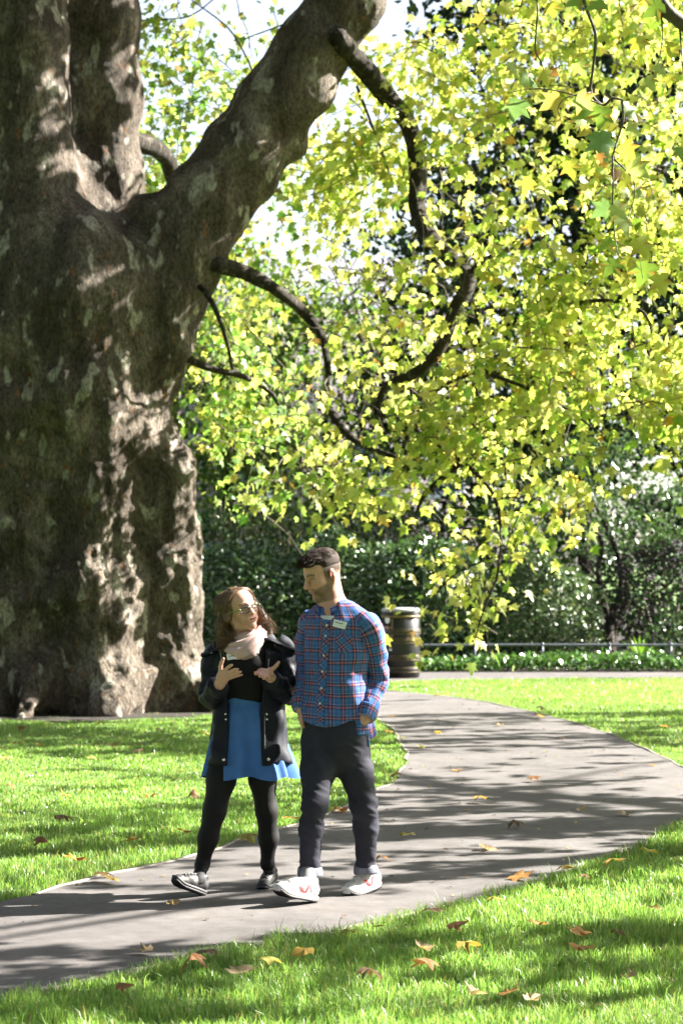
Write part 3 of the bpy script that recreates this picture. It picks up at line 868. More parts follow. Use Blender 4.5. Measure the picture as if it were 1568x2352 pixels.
# ------------------------------------------------------------------ shrubs and trees behind
def shrub(name, cx, cy, top, width, depth, n, pal, size, label, cat='shrub', oval=.42, group=None, base=0.0, stems=2, mat=None, clump=3.2, lumps=9):
    t = thing(name, (cx, cy, 0), label, cat, group)
    L = rng.normal(size=(lumps, 3)); L /= np.linalg.norm(L, axis=1)[:, None]
    d = rand_dir(n); d[:, 2] = np.where(d[:, 2] < -.75, -d[:, 2], d[:, 2])
    lob = np.max(np.exp(6 * (d @ L.T - 1)), 1)
    r = (.78 + .28 * lob + .12 * fbm(d * clump + cx, 2, 3)) * (1 - .45 * rng.uniform(0, 1, n) ** 2.2)
    H = (top - base) / 1.75
    p = d * r[:, None] * [width / 2, depth / 2, H * 1.05] + [cx, cy, base + H * .72]
    p[:, 2] = np.where(p[:, 2] < base + .05, base + .05 + rng.uniform(0, .5, n), p[:, 2]); m = len(p); dd = (p - [cx, cy, base + H * .6]); dd /= np.linalg.norm(dd, axis=1)[:, None]
    nr = dd * .7 + rand_dir(m) * .75 + [0, 0, .25]; tip = rand_dir(m) + dd * .4 + [0, 0, -.25]
    V, F, c = leaves(p, tip, nr, size * rng.uniform(.65, 1.25, m), pick_cols(m, np.array(pal), np.ones(len(pal)), .22), oval_leaf_template(oval, .2))
    o = part('foliage', V, F, mat or M_EVER, t, False, {'Col': ('FLOAT_COLOR', c)}); tag(o, kind='stuff')
    for i in range(stems):
        a = rng.uniform(0, 6.28); a = abs(a) % 3.14; e = np.array([cx + math.cos(a) * width * .2, cy + math.sin(a) * depth * .28, base + H * rng.uniform(.8, 1.1)])
        V, F = tube([(cx + math.cos(a) * .12, cy + math.sin(a) * .12, -.05), (cx + math.cos(a) * width * .12, cy + math.sin(a) * depth * .12, H * .5), e], [.045, .035, .012], 8, 6, True, .15, i)
        part('stem', V, F, M_TWIG, t)
    return t
def at(vx, D): return (vx - 784) * D / F_PX
def zt(vy, D): return CAM_H + (1299 - vy) * D / F_PX
DKG = [(.05, .105, .036), (.075, .14, .045), (.035, .08, .026), (.11, .17, .075)]
PALE = [(.075, .13, .05), (.10, .15, .065), (.05, .10, .035), (.13, .17, .085)]
PURP = [(.030, .022, .034), (.045, .03, .045), (.03, .035, .03)]
MIDG = [(.09, .17, .03), (.06, .13, .025), (.13, .20, .04), (.05, .10, .025)]
shrub('laurel_bush', at(560, 36.5), 36.5, zt(1235, 36.5), 2.9, 2.4, 6500, DKG, .12, 'dark glossy evergreen bush between the big trunk and the woman')
shrub('laurel_bush', at(790, 36.6), 36.6, zt(1222, 36.6), 2.6, 2.4, 6500, DKG, .12, 'dark glossy evergreen bush behind the heads of the couple')
shrub('laurel_bush', at(1000, 36.3), 36.3, zt(1215, 36.3), 2.5, 2.2, 6000, DKG, .12, 'dark glossy evergreen bush behind the litter bin')
shrub('laurel_bush', at(1240, 36.0), 36.0, zt(1262, 36.0), 2.1, 2.0, 6500, PALE, .10, 'rounded pale-sheened evergreen bush behind the low rail, right of the bin')
shrub('laurel_bush', at(1520, 36.6), 36.6, zt(1215, 36.6), 1.9, 2.0, 3000, PURP + DKG[:1], .10, 'dark purple-leaved bush at the right edge behind the low rail', oval=.5, mat=M_DARK)
shrub('laurel_bush', at(1590, 35.8), 35.8, zt(1400, 35.8), 1.9, 1.4, 1700, DKG, .09, 'low dark green bush at the right edge just behind the rail')
shrub('laurel_bush', at(1110, 35.6), 35.6, zt(1450, 35.6), 2.3, 1.2, 1500, DKG, .10, 'low dark shrub at the foot of the bushes left of the pale-sheened bush')
shrub('dry_bush', at(600, 39), 39, zt(1120, 39), 3.4, 2.5, 2400, [(.16, .14, .05), (.12, .14, .04), (.20, .16, .07), (.08, .12, .03)], .10, 'brownish twiggy shrub rising behind the dark bushes near the trunk', oval=.3)
shrub('dry_bush', at(880, 39.5), 39.5, zt(1150, 39.5), 2.6, 2.2, 1600, [(.10, .12, .035), (.14, .14, .045), (.06, .10, .03)], .10, 'olive shrub rising behind the dark bushes, right of the man\'s head', oval=.3)

for i, (vx, tp, w_) in enumerate([(380, 1150, 5), (640, 1165, 5), (900, 1160, 5), (1160, 1150, 5), (1400, 1120, 5), (1640, 1130, 5)]):
    shrub('laurel_bush', at(vx, 43.5), 43.5 + .4 * (i % 2), zt(tp, 43.5), w_, 3, 3400, DKG, .17, 'dense dark shrub in the second row, ' + ['behind the big trunk', 'behind the bush beside the trunk', 'behind the bushes at the man\'s back', 'behind the pale-sheened bush', 'behind the many-stemmed tree', 'behind the purple bush at the right edge'][i], lumps=14, mat=M_DARK)
def back_tree(cx, cy, z0, z1, width, depth, n, pal, size, label, trunk_r=.16, mat=None, oval=.5, sub=3, clumpn=70):
    t = thing('background_tree', (cx, cy, 0), label, 'tree', 'trees behind the shrubs')
    zc, hh = (z0 + z1) / 2, (z1 - z0) / 2
    cd = rand_dir(clumpn) * (rng.uniform(.25, 1, clumpn) ** .45)[:, None]
    cp = cd * [width / 2, depth / 2, hh] + [cx, cy, zc]
    k = rng.integers(0, clumpn, n); s = .085 * (width + depth) * .55
    d = rng.normal(size=(n, 3)) * [s, s, s * .55]
    p = cp[k] + d; dd = d / (np.linalg.norm(d, axis=1)[:, None] + 1e-6)
    V, F, c = leaves(p, rand_dir(n) + [0, 0, -.5], dd * .5 + rand_dir(n) + [0, 0, .3], size * rng.uniform(.6, 1.3, n), pick_cols(n, np.array(pal), np.ones(len(pal)), .25), oval_leaf_template(oval, .15))
    o = part('crown', V, F, mat or M_DARK, t, False, {'Col': ('FLOAT_COLOR', c)}); tag(o, kind='stuff')
    V, F = tube([(cx, cy, -.1), (cx + .1, cy, z0 * .6 + .4), (cx - .1, cy, zc), (cx, cy, z1 - hh * .4)], [trunk_r, trunk_r * .85, trunk_r * .55, trunk_r * .2], 18, 8, True, .1, sub)
    part('trunk', V, F, M_BRANCH, t)
    for i in range(6):
        e = cp[i]; zb = z0 + (zc - z0) * rng.uniform(0, .9)
        V, F = tube([(cx, cy, zb), ((cx + e[0]) / 2, (cy + e[1]) / 2, (zb + e[2]) / 2 + .2), e], [trunk_r * .4, trunk_r * .25, .02], 10, 6, True, .1, i); part('branch', V, F, M_BRANCH, t)
    return t
DKT = [(.020, .038, .018), (.03, .05, .024), (.016, .03, .02), (.045, .07, .03)]
back_tree(at(1330, 42), 42, 2.6, 17, 6.4, 5, 17000, DKT, .22, 'tall dark evergreen tree behind the yellow leaves, upper right')
back_tree(at(1600, 41), 41, 2.2, 16, 5.2, 5, 13000, DKT, .22, 'tall dark evergreen tree at the right edge behind the purple bush')
back_tree(at(1100, 46), 46, 2.4, 10.5, 5.2, 5, 9500, DKT + MIDG[3:], .2, 'dark green tree behind the hanging yellow bough in the middle')
back_tree(at(760, 48), 48, 2.0, 8.2, 6, 5, 7000, MIDG, .17, 'light green tree behind the middle boughs above the man\'s head', mat=M_LEAF)
back_tree(at(520, 47), 47, 2.0, 8.8, 5.4, 5, 7000, MIDG + [(.2, .25, .04)], .17, 'light green tree seen just right of the big trunk', mat=M_LEAF)
back_tree(at(400, 52), 52, 6, 11.5, 5.2, 5, 4200, [(.28, .30, .04), (.34, .30, .05), (.16, .22, .03)], .19, 'yellowing tree glimpsed in the fork between the big limbs', mat=M_LEAF)
back_tree(at(150, 46), 46, 2, 10, 6, 5, 4000, MIDG, .19, 'green tree hidden mostly behind the big trunk', mat=M_LEAF)
back_tree(11.5, 45.5, 1.2, 13, 7, 7, 10000, DKT, .17, 'dark evergreen tree added past the right edge to shade the back trees')  # added outside the frame for the shade it casts on the back row
# unseen trees added round the viewer to shut off most of the open sky
for i, (tx, ty, w_) in enumerate([(-9, -9, 9), (1, -12, 10), (12.5, -2.5, 9), (-15, 4, 10), (-16, 16, 10), (21, -.5, 9)]):
    back_tree(tx, ty, 1.2, 15, w_, 8, 4200, DKT, .62, 'broad unseen tree added to block sky light, ' + ['left behind the viewer', 'straight behind the viewer', 'right behind the viewer', 'left of the viewer', 'far left of the big trunk', 'far right of the viewer'][i], trunk_r=.35, oval=.8)
# thin many-stemmed tree by the rail on the right
tm = thing('small_tree', (at(1400, 37.2), 37.2, 0), 'small many-stemmed tree with bare lower stems behind the rail, right', 'tree')
for i, pts in enumerate([[(1395, 1530), (1392, 1450), (1420, 1380), (1425, 1300), (1395, 1220), (1360, 1150)], [(1398, 1530), (1400, 1450), (1385, 1380), (1372, 1310), (1380, 1240), (1330, 1180)], [(1400, 1530), (1410, 1440), (1440, 1370), (1430, 1290), (1470, 1200), (1520, 1120)], [(1392, 1530), (1378, 1420), (1360, 1330), (1330, 1290)]]):
    q = [P(x, y, 37.2 + .15 * i) for x, y in pts]; q[0][2] = -.05
    V, F = tube(q, np.linspace(.085, .03, len(q)), 18, 8, True, .15, i); part('stem', V, F, M_BRANCH, tm)
n = 3600; cl = px_world(*sample_px([(1180, 1150), (1300, 1000), (1600, 950), (1640, 1230), (1480, 1290), (1330, 1260)], 55, 36.3, 38.6))
p = cl[rng.integers(0, 55, n)] + rng.normal(size=(n, 3)) * [.26, .26, .13]
V, F, c = leaves(p, rand_dir(n) + [0, 0, -.4], rand_dir(n) + [0, 0, .5], rng.uniform(.07, .13, n), pick_cols(n, np.array(DKG), np.ones(4), .25), oval_leaf_template(.5))
o = part('crown', V, F, M_EVER, tm, False, {'Col': ('FLOAT_COLOR', c)}); tag(o, kind='stuff')

# leaf litter and grit too small to count
n = 900; lx = rng.uniform(-3.4, 3.6, n); ly = rng.uniform(8, 31, n); edge = np.abs(np.sin(lx * 3 + ly)) < 2
on = in_poly(lx, ly, PATH_POLY); keep_ = on | (rng.uniform(0, 1, n) < .35); lx, ly, on = lx[keep_], ly[keep_], on[keep_]; n = len(lx)
V, F, c = leaves(np.stack([lx, ly, np.where(on, .018, .035)], 1), rand_dir(n) * [1, 1, .15], rand_dir(n) * .25 + [0, 0, 1], rng.uniform(.012, .045, n), pick_cols(n, np.array([(.30, .20, .08), (.16, .10, .06), (.34, .28, .12), (.08, .06, .045)]), np.ones(4)), oval_leaf_template(.6, .3))
lt_ = link('leaf_litter', raw_mesh('leaf_litter', V, F, False, {'Col': ('FLOAT_COLOR', c)}), M_EVER); tag(lt_, 'crumbs of dry leaf and grit strewn over path and lawn', 'leaf litter', kind='stuff')
# ground cover along the bed
n = 5200; gx = rng.uniform(.6, 8.5, n); gy = 33.75 + .35 * rng.uniform(0, 1, n) + .9 * rng.uniform(0, 1, n) ** 2
gz = .03 + (.20 + .12 * fbm(np.stack([gx * 1.4, gy, gx * 0], 1), 2, 6)) * rng.uniform(0, 1, n) ** .7
V, F, c = leaves(np.stack([gx, gy, gz], 1), rand_dir(n) + [0, 0, -.2], rand_dir(n) * .6 + [0, -.2, .9], rng.uniform(.06, .11, n), pick_cols(n, np.array([(.07, .16, .03), (.10, .20, .04), (.05, .12, .03)]), np.ones(3)), oval_leaf_template(.6))
gc = link('ground_cover', raw_mesh('ground_cover', V, F, False, {'Col': ('FLOAT_COLOR', c)}), M_EVER)
tag(gc, 'low green ground cover along the bed in front of the rail', 'ground cover', kind='stuff')
# strap-leaved plant
M_STRAP = leaf_mat('strap_leaf', .4, .35, .5, base=[(.3, (.10, .22, .03)), (.7, (.20, .34, .05))])
pl = thing('strap_leaf_plant', (at(1470, 34.9), 34.9, 0), 'bright green plant with long strap leaves growing through the rail', 'plant')
for i in range(26):
    a = rng.uniform(0, 6.28); L = rng.uniform(.35, .62); lean = rng.uniform(.15, .8); w_ = .02; b0 = np.array([at(1470, 34.9), 34.9, 0])
    t_ = np.linspace(0, 1, 6); q = b0 + np.stack([np.cos(a) * lean * L * t_ ** 1.5, np.sin(a) * lean * L * t_ ** 1.5, L * t_ - .35 * lean * L * t_ ** 3], 1)
    s_ = np.array([-math.sin(a), math.cos(a), 0]) * w_; wd = (np.sin((t_ * .9 + .1) * math.pi) ** .6)[:, None]
    V = np.stack([q - s_ * wd, q + [0, 0, -.004], q + s_ * wd], 1).reshape(-1, 3); part('leaf', V, grid_faces(6, 3, False), M_STRAP, pl)

# ------------------------------------------------------------------ low rail
M_RAIL = simple('black_painted_iron', (.15, .16, .19), .28, .25, 30, .1, 0.3)
fx0, fx1, fy = 1.05, 9.5, 34.55
rail = thing('low_rail_fence', (4.5, fy, 0), 'low black iron rail fence in front of the bushes', 'fence')
V, F = tube([(fx0, fy - .05, .40), (3, fy, .405), (6, fy + .04, .40), (fx1, fy + .1, .40)], [.021] * 4, 20, 8); part('rail', V, F, M_RAIL, rail)
V, F = tube([(fx0, fy - .05, .16), (3, fy, .165), (6, fy + .04, .16), (fx1, fy + .1, .16)], [.012] * 4, 20, 6); part('lower_rail', V, F, M_RAIL, rail)
for x in [at(945, fy), at(1090, fy), at(1245, fy), at(1399, fy), at(1540, fy), 6.4, 7.4, 8.4]:
    yy = np.interp(x, [fx0, 3, 6, fx1], [fy - .05, fy, fy + .04, fy + .1])
    bx = box((x, yy, .2), (.03, .03, .42)); cp = lathe([(.0, .405), (.024, .41), (.026, .425), (.014, .44), (0, .444)], 10, (x, yy, 0))
    part('post', bx[0], bx[1], M_RAIL, rail, False); part('post_cap', cp[0], cp[1], M_RAIL, rail)

# ------------------------------------------------------------------ litter bin
M_BIN = simple('bin_black_paint', (.017, .017, .019), .38, .2, 8, .03, 0.0, None, .35)
M_GOLD = simple('bin_gold_band', (.15, .105, .03), .45, .25, 20, .03, .1)
M_LID = simple('bin_lid_grey', (.30, .30, .33), .3, .15, 12, .05)
M_HOLE_SHADE = simple('bin_hole_shade', (.006, .006, .006), .9, .1)
M_STICK = simple('white_sticker', (.75, .76, .78), .5, .06)
M_BUTT = simple('bin_orange_plate', (.40, .17, .10), .5, .2)
bx_, by_ = at(921, 32.0), 32.0
bn = thing('litter_bin', (bx_, by_, 0), 'round black litter bin with gold bands and grey lid beside the far path', 'litter bin')
R = .285
c0 = (bx_, by_, 0)
def ring(r, z0, z1, b=.004): return lathe([(r - .012, z0), (r, z0 + b), (r, z1 - b), (r - .012, z1)], 48, c0)
V, F = lathe([(0, .0), (R - .02, .0), (R - .02, .03), (R - .008, .035), (R - .008, .94), (R - .02, .95), (0, .95)], 48, c0); part('body', V, F, M_BIN, bn)
V, F = lathe([(R - .03, .945), (R + .004, .955), (R + .008, .975), (R + .006, .995), (R - .004, 1.0)], 48, c0); part('rim', V, F, M_BIN, bn)
V, F = lathe([(R - .002, .998), (R + .016, 1.002), (R + .018, 1.035), (R * .9, 1.052), (R * .5, 1.060), (0, 1.062)], 48, c0); part('lid', V, F, M_LID, bn)
for zc in (.93,): 
    V, F = ring(R + .012, zc - .018, zc + .018); part('band', V, F, M_GOLD, bn)
for zc in (.705, .57, .315, .135):
    V, F = ring(R + .004, zc - .042, zc + .042, .01); part('band_ring', V, F, M_BIN, bn)
    for dz in (-.032, .032) if zc < .2 else (-.032, .004, .032):
        V, F = ring(R + .0085, zc + dz - .0042, zc + dz + .0042, .0015); part('band', V, F, M_GOLD, bn)
def on_cyl(a0, a1, z0, z1, r, n=8):
    a = np.linspace(math.radians(a0), math.radians(a1), n)
    lo = np.stack([bx_ + r * np.cos(a), by_ + r * np.sin(a), np.full(n, z0)], 1); hi = lo.copy(); hi[:, 2] = z1
    return np.concatenate([lo, hi]), grid_faces(2, n, False)
V, F = on_cyl(180, 238, .775, .90, R - .004, 12); part('opening', V, F, M_HOLE_SHADE, bn)  # black patch on the closed drum stands for the shade inside
V, F = on_cyl(176, 242, .755, .775, R + .002, 12); part('opening_trim', V, F, M_GOLD, bn)
V, F = on_cyl(238, 243, .60, .90, R + .002, 4); part('opening_trim', V, F, M_GOLD, bn)
V, F = on_cyl(205, 228, .745, .785, R + .006, 6); part('ash_plate', V, F, M_BUTT, bn)
ang = np.linspace(0, 6.283, 20, endpoint=False); aa = math.radians(222) + .052 / R * np.cos(ang); zz = .88 + .055 * np.sin(ang)
V = np.concatenate([[[bx_ + (R + .004) * math.cos(math.radians(222)), by_ + (R + .004) * math.sin(math.radians(222)), .88]], np.stack([bx_ + (R + .004) * np.cos(aa), by_ + (R + .004) * np.sin(aa), zz], 1)])
part('round_sticker', V, np.stack([np.zeros(20, int), 1 + np.arange(20), 1 + (np.arange(20) + 1) % 20], 1), M_STICK, bn, False)
V, F = on_cyl(228, 238, .42, .45, R - .004, 5); part('sticker', V, F, M_STICK, bn)

# ------------------------------------------------------------------ house far behind
def brick_wall_mat():
    m, nt, b = new_mat('far_brick')
    br = nt.nodes.new('ShaderNodeTexBrick'); br.inputs['Scale'].default_value = 1.0
    br.inputs['Brick Width'].default_value = .24; br.inputs['Row Height'].default_value = .085; br.inputs['Mortar Size'].default_value = .012
    br.inputs['Color1'].default_value = (.16, .13, .15, 1); br.inputs['Color2'].default_value = (.21, .17, .18, 1); br.inputs['Mortar'].default_value = (.34, .32, .33, 1)
    tc = nt.nodes.new('ShaderNodeTexCoord'); sx = nt.nodes.new('ShaderNodeSeparateXYZ'); cb = nt.nodes.new('ShaderNodeCombineXYZ')
    nt.links.new(tc.outputs['Object'], sx.inputs[0]); nt.links.new(sx.outputs[0], cb.inputs[0]); nt.links.new(sx.outputs[2], cb.inputs[1])
    nt.links.new(cb.outputs[0], br.inputs['Vector']); nt.links.new(br.outputs[0], b.inputs['Base Color']); b.inputs['Roughness'].default_value = .9
    return m
hs = thing('brick_house', (0, 66, 0), 'grey-brown brick house glimpsed through the leaves above the couple', 'house')
def bpart(name, c, s, m, parent=None): V, F = box(c, s); return part(name, V, F, m, parent or hs, False)
M_WALL = brick_wall_mat(); M_SLATE = simple('slate', (.13, .13, .16), .6, .2, 5, .3); M_WFR = simple('white_window_paint', (.72, .74, .78), .5, .06); M_GLASS = simple('window_glass', (.10, .13, .17), .08, .2, 2)
bpart('wall', (-1.5, 66, 4.6), (11, 7, 9.2), M_WALL)
V = np.array([[-7.3, 62.2, 9.2], [4.3, 62.2, 9.2], [4.3, 69.8, 9.2], [-7.3, 69.8, 9.2], [-7.3, 66, 11.2], [4.3, 66, 11.2]]); part('roof', V, [np.array([[0, 1, 5, 4], [2, 3, 4, 5]]), np.array([[1, 2, 5], [3, 0, 4]])], M_SLATE, hs, False)
for wz in (1.6, 4.6, 7.4):
    for wx in (-5.4, -2.6, .9, 3.1):
        w_ = bpart('window', (wx, 62.46, wz), (1.1, .12, 1.7), M_WFR)
        for dx in (-.26, .26):
            for dz in (-.4, .4): bpart('pane', (wx + dx, 62.40, wz + dz), (.44, .03, .7), M_GLASS, w_)
        bpart('sill', (wx, 62.38, wz - .92), (1.3, .25, .12), M_WFR, w_)

# ------------------------------------------------------------------ fallen leaves
M_DRY = leaf_mat('fallen_leaf', .35, .6, .3)
FALL = [(.42, .29, .07), (.36, .19, .06), (.26, .13, .06), (.34, .26, .16), (.38, .35, .09), (.17, .11, .07)]
FV = []
for i, pc in enumerate(FALL):
    tv, tf = plane_leaf_template(1, [.35, -.3, .6, -.5, .25, .7][i]); tv = tv.copy(); tv[:, 2] += .18 * np.sin(tv[:, 0] * 7 + i) * tv[:, 1]
    tv[:, 2] -= tv[:, 2].min(); cc = np.tile(np.array(pc), (len(tv), 1)) * rng.uniform(.6, 1.25, (len(tv), 1))
    me = raw_mesh('fallen_leaf', tv, tf, False, {'Col': ('FLOAT_COLOR', cc)}); me.materials.append(M_DRY); FV.append(me)
def fallen(vx, vy, s, kind, label, group, lift):
    x, y = G(vx, vy); a = rng.uniform(0, 6.28); o = bpy.data.objects.new('fallen_leaf', FV[kind]); COL.objects.link(o)
    o.location = (x, y, lift); s *= .72 if group else .66; o.scale = (s, s, s * rng.uniform(.6, 1.5)); o.rotation_euler = (rng.normal() * .18, rng.normal() * .18, a)
    tag(o, label, 'leaf', group)
for vx, vy, s, k, lb in [(1092, 1848, .16, 0, 'orange leaf lying alone in the middle of the path right of the man'), (1100, 1957, .17, 3, 'curled pale leaf on the path just below the lone orange leaf'),
                         (940, 1935, .14, 4, 'flat yellowish leaf on the path closest to the right of the man\'s rear shoe'), (1180, 2024, .2, 1, 'big brown and yellow leaf where the path meets the near grass'),
                         (248, 2030, .15, 5, 'dark brown leaf on the left path edge beside the woman\'s raised foot'), (385, 2094, .1, 3, 'small leaf on the path in front of the woman\'s raised foot'),
                         (350, 2199, .13, 3, 'leaf on the shaded path near the bottom left grass'), (560, 1937, .17, 4, 'pale leaf on the path edge between the woman\'s legs'), (782, 1868, .17, 1, 'orange leaf on the path edge behind the man\'s legs'),
                         (540, 2286, .17, 3, 'large pale curled leaf in the near grass at the bottom centre left'), (990, 2274, .16, 2, 'reddish curled leaf in the near grass at the bottom centre'), (1360, 2226, .15, 1, 'upright orange leaf in the near grass at the bottom right'),
                         (270, 2318, .10, 2, 'small reddish leaf in the grass at the bottom left'), (1400, 2020, .17, 0, 'orange leaf leaning in the grass by the right path edge'), (1480, 1992, .15, 4, 'yellow-green leaf standing in the grass near the right edge')]:
    fallen(vx, vy, s, k, lb, None, .03 if vy < 2240 and not (vx > 1200 and vy > 1980) else .08)
pt = [(265, 2035), (930, 1700), (1000, 1690), (1150, 1672), (1245, 1655), (960, 1722), (1290, 1700), (1490, 1762), (1180, 1905), (1330, 1870), (880, 1990), (1010, 1600), (905, 1790), (1430, 1880), (1060, 1776), (1215, 1800)]
for vx, vy in pt: fallen(vx, vy, rng.uniform(.08, .15), int(rng.integers(0, 6)), 'small fallen leaf scattered on the asphalt path', 'small fallen leaves on the path', .02)
for vx, vy in [(130, 1912), (300, 1955), (325, 1740), (410, 1790), (270, 1727), (100, 1730), (60, 1690), (200, 1760), (460, 1700), (30, 1830), (350, 1850), (180, 2000), (420, 1930), (370, 1690), (890, 1660), (900, 1700), (670, 1900), (655, 1760), (230, 1680), (20, 1760), (160, 1850), (440, 1860), (90, 1960), (50, 1720)]:
    fallen(vx, vy, rng.uniform(.10, .17), int(rng.integers(0, 6)), 'fallen autumn leaf lying on the left lawn', 'fallen leaves on the left lawn', .06)
for vx, vy in [(880, 2172), (985, 2140), (1345, 2056), (960, 2220), (1100, 2332), (1155, 2336), (800, 2190), (1030, 2186), (1250, 2166), (1340, 2180), (455, 2262), (490, 2240), (1410, 2190), (1130, 2110), (1500, 2130), (1300, 2030), (1050, 2226), (720, 2240), (1210, 2350), (620, 2250), (1460, 2290), (830, 2300)]:
    fallen(vx, vy, rng.uniform(.08, .14), int(rng.integers(0, 6)), 'fallen leaf half sunk in the near grass', 'fallen leaves in the near grass', .08)
for vx, vy in [(1390, 1630), (1290, 1612), (1240, 1640), (1480, 1625), (1350, 1600), (1450, 1590), (1180, 1585), (1520, 1680)]:
    fallen(vx, vy, rng.uniform(.10, .16), int(rng.integers(0, 6)), 'fallen leaf on the far lawn right of the path', 'fallen leaves on the far lawn', .05)

# ------------------------------------------------------------------ people: shared makers
from mathutils.bvhtree import BVHTree

def face_frame(yaw, pitch=0, roll=0):
    """yaw > 0 turns to the left of the picture, pitch > 0 looks down, roll > 0 leans the top to the right of the picture"""
    y, p, r = map(math.radians, (yaw, pitch, roll)); z = np.array([0, 0, 1.0])
    F0 = np.array([-math.sin(y), -math.cos(y), 0]); L = np.array([math.cos(y), -math.sin(y), 0])
    F = F0 * math.cos(p) - z * math.sin(p); U = z * math.cos(p) + F0 * math.sin(p)
    U2 = U * math.cos(r) + L * math.sin(r); L2 = L * math.cos(r) - U * math.sin(r)
    return np.stack([L2, F, U2], 1)           # columns: person's left, forward, up

class Head:
    def __init__(self, c, R, s): self.c, self.R, self.s = np.asarray(c), R, s
    def w(self, x, y, z): return self.c + self.s * (self.R @ np.array([x, y, z]))
    def local(self, V): return ((V - self.c) @ self.R) / self.s

def add_head(v, H, male):
    w, s, R = H.w, H.s, H.R
    E = lambda c, r, k=.02, mode='add': v.ell(w(*c), np.array(r) * s, R, k * s, mode)
    C = lambda a, b, ra, rb, k=.015, mode='add': v.cone(w(*a), w(*b), ra * s, rb * s, k * s, None, mode)
    E((0, -.018, .030), (.073, .094, .084))
    E((0, .030, .045), (.060, .056, .058), .03)                     # forehead
    E((0, .026, -.035), (.056, .062, .072), .03)                    # face
    for sx in (-1, 1):
        C((sx * .056, -.008, -.045), (sx * .046, .012, -.082), .018, .018, .03)          # jaw angle
        C((sx * .046, .012, -.082), (sx * .012, .070, -.106 if male else -.102), .018, .014 if male else .012, .025)
        E((sx * .040, .060, -.018), (.024, .024, .018), .025)                             # cheek bone
        E((sx * .026, .066, -.055), (.024, .026, .026), .02)                              # cheek
        C((sx * .012, .089, .026), (sx * .042, .076, .024), .0085 if male else .006, .007, .014)   # brow
        E((sx * .031, .093, .004), (.017, .014, .0105), .012, 'sub')                       # socket
        C((sx * .018, .081, .0115), (sx * .043, .075, .0105), .0045, .004, .006)            # upper lid
        C((sx * .019, .079, -.0035), (sx * .042, .074, -.003), .0045, .004, .007)           # lower lid
        E((sx * .013, .096, -.031), (.0085, .011, .008), .008)                             # nostril wing
        E((sx * .077, -.010, -.008), (.0065, .020, .031), .006)                           # ear
        E((sx * .083, -.006, -.004), (.004, .010, .016), .004, 'sub')
        E((sx * .080, -.012, -.014), (.007, .007, .01), .006)
    C((0, .090, .020), (0, .114 if male else .104, -.022), .0078, .0105, .014)              # nose bridge
    E((0, .117 if male else .107, -.027), (.0108, .0115, .0100), .01)
    E((0, .080, -.098 if male else -.096), (.019, .013, .015), .02)                         # chin
    E((0, .080, -.052), (.024, .014, .016), .018)                                           # muzzle
    C((-.018, .0885, -.0565), (.018, .0885, -.0565), .0045, .0045, .008); E((0, .0925, -.056), (.010, .006, .0045), .006)
    C((-.015, .087, -.067), (.015, .087, -.067), .0052, .0052, .008)
    C((-.021, .0945, -.0615), (.021, .0945, -.0615), .0022, .0022, .003, 'sub')

def skin_color(H, V, male, skin):
    l = H.local(V); x, y, z = np.abs(l[:, 0]), l[:, 1], l[:, 2]
    c = np.tile(np.array(skin), (len(V), 1))
    def blend(mask, col):
        m = np.clip(mask, 0, 1)[:, None]; c[:] = c * (1 - m) + np.array(col) * m
    n = fbm(l * 30, 2, 5)
    c *= (1 + .06 * n)[:, None]
    hd = (np.abs(l) < [.11, .13, .13]).all(1)
    front = hd & (y > .03)
    blend(hd * .35 * np.exp(-((x - .04) ** 2 + (z + .02) ** 2) / .0006) * (y > .03), (.58, .28, .21))        # cheeks
    blend(hd * .4 * np.exp(-(x ** 2 + (z + .026) ** 2) / .0003) * (y > .08), (.58, .28, .22))               # nose
    blend(hd * np.exp(-((z + .060) / .0075) ** 4 - (x / .0205) ** 6) * (y > .075) * .75, (.42, .15, .13))      # lips
    blend(hd * np.exp(-((z + .0615) / .0025) ** 2 - (x / .02) ** 6) * (y > .07) * .8, (.10, .03, .03))
    bz = .0265 + .004 * np.sin(np.clip((x - .012) / .034, 0, 1) * math.pi)
    blend(hd * np.exp(-((z - bz) / (.0052 if male else .0035)) ** 2) * (x > .011) * (x < .05) * (y > .05) * .9, (.045, .028, .02))  # brows
    blend(hd * np.exp(-((z - .0085) / .0028) ** 2) * (x > .016) * (x < .046) * (y > .06) * .8, (.05, .03, .025))  # lash line
    blend(hd * .35 * np.exp(-((z - .004) / .012) ** 2 - ((x - .031) / .02) ** 2) * (y > .055), (.30, .16, .13))
    blend(hd * (x > .074) * (np.abs(y + .01) < .028) * (np.abs(z + .008) < .038) * .85, (.66, .20, .13))        # ears, with the red glow of backlight painted in
    if male:
        beard = np.clip((-.040 - z + .25 * np.clip(x - .035, 0, 1)) / .012, 0, 1) * (z > -.125) * (y > -.005 + .0)
        side = (x > .050) * (y > -.012) * (y < .03) * (z < .03) * (z > -.09)
        must = np.exp(-((z + .046) / .006) ** 2) * (x < .028) * (y > .07)
        lipm = np.exp(-((z + .060) / .008) ** 4 - (x / .019) ** 6)
        m = np.clip(np.maximum(np.maximum(beard * .78, side * .6), must * .75) * (1 - lipm), 0, 1) * hd * (.85 + .25 * n)
        blend(m, (.10, .065, .048))
        fade = np.clip((z + .026 + .5 * np.clip(-y - .02, 0, .1)) / .052, 0, 1) * np.clip((x - .046) / .012 + np.clip((-y - .05) / .02, 0, 1), 0, 1) * np.clip((.036 - y) / .012, 0, 1)
        ear_ = (x > .0745) & (np.abs(y + .01) < .026) & (z < .028)
        blend(fade * hd * .97 * ~ear_, (.034, .024, .019))
    return c.clip(0, 1)

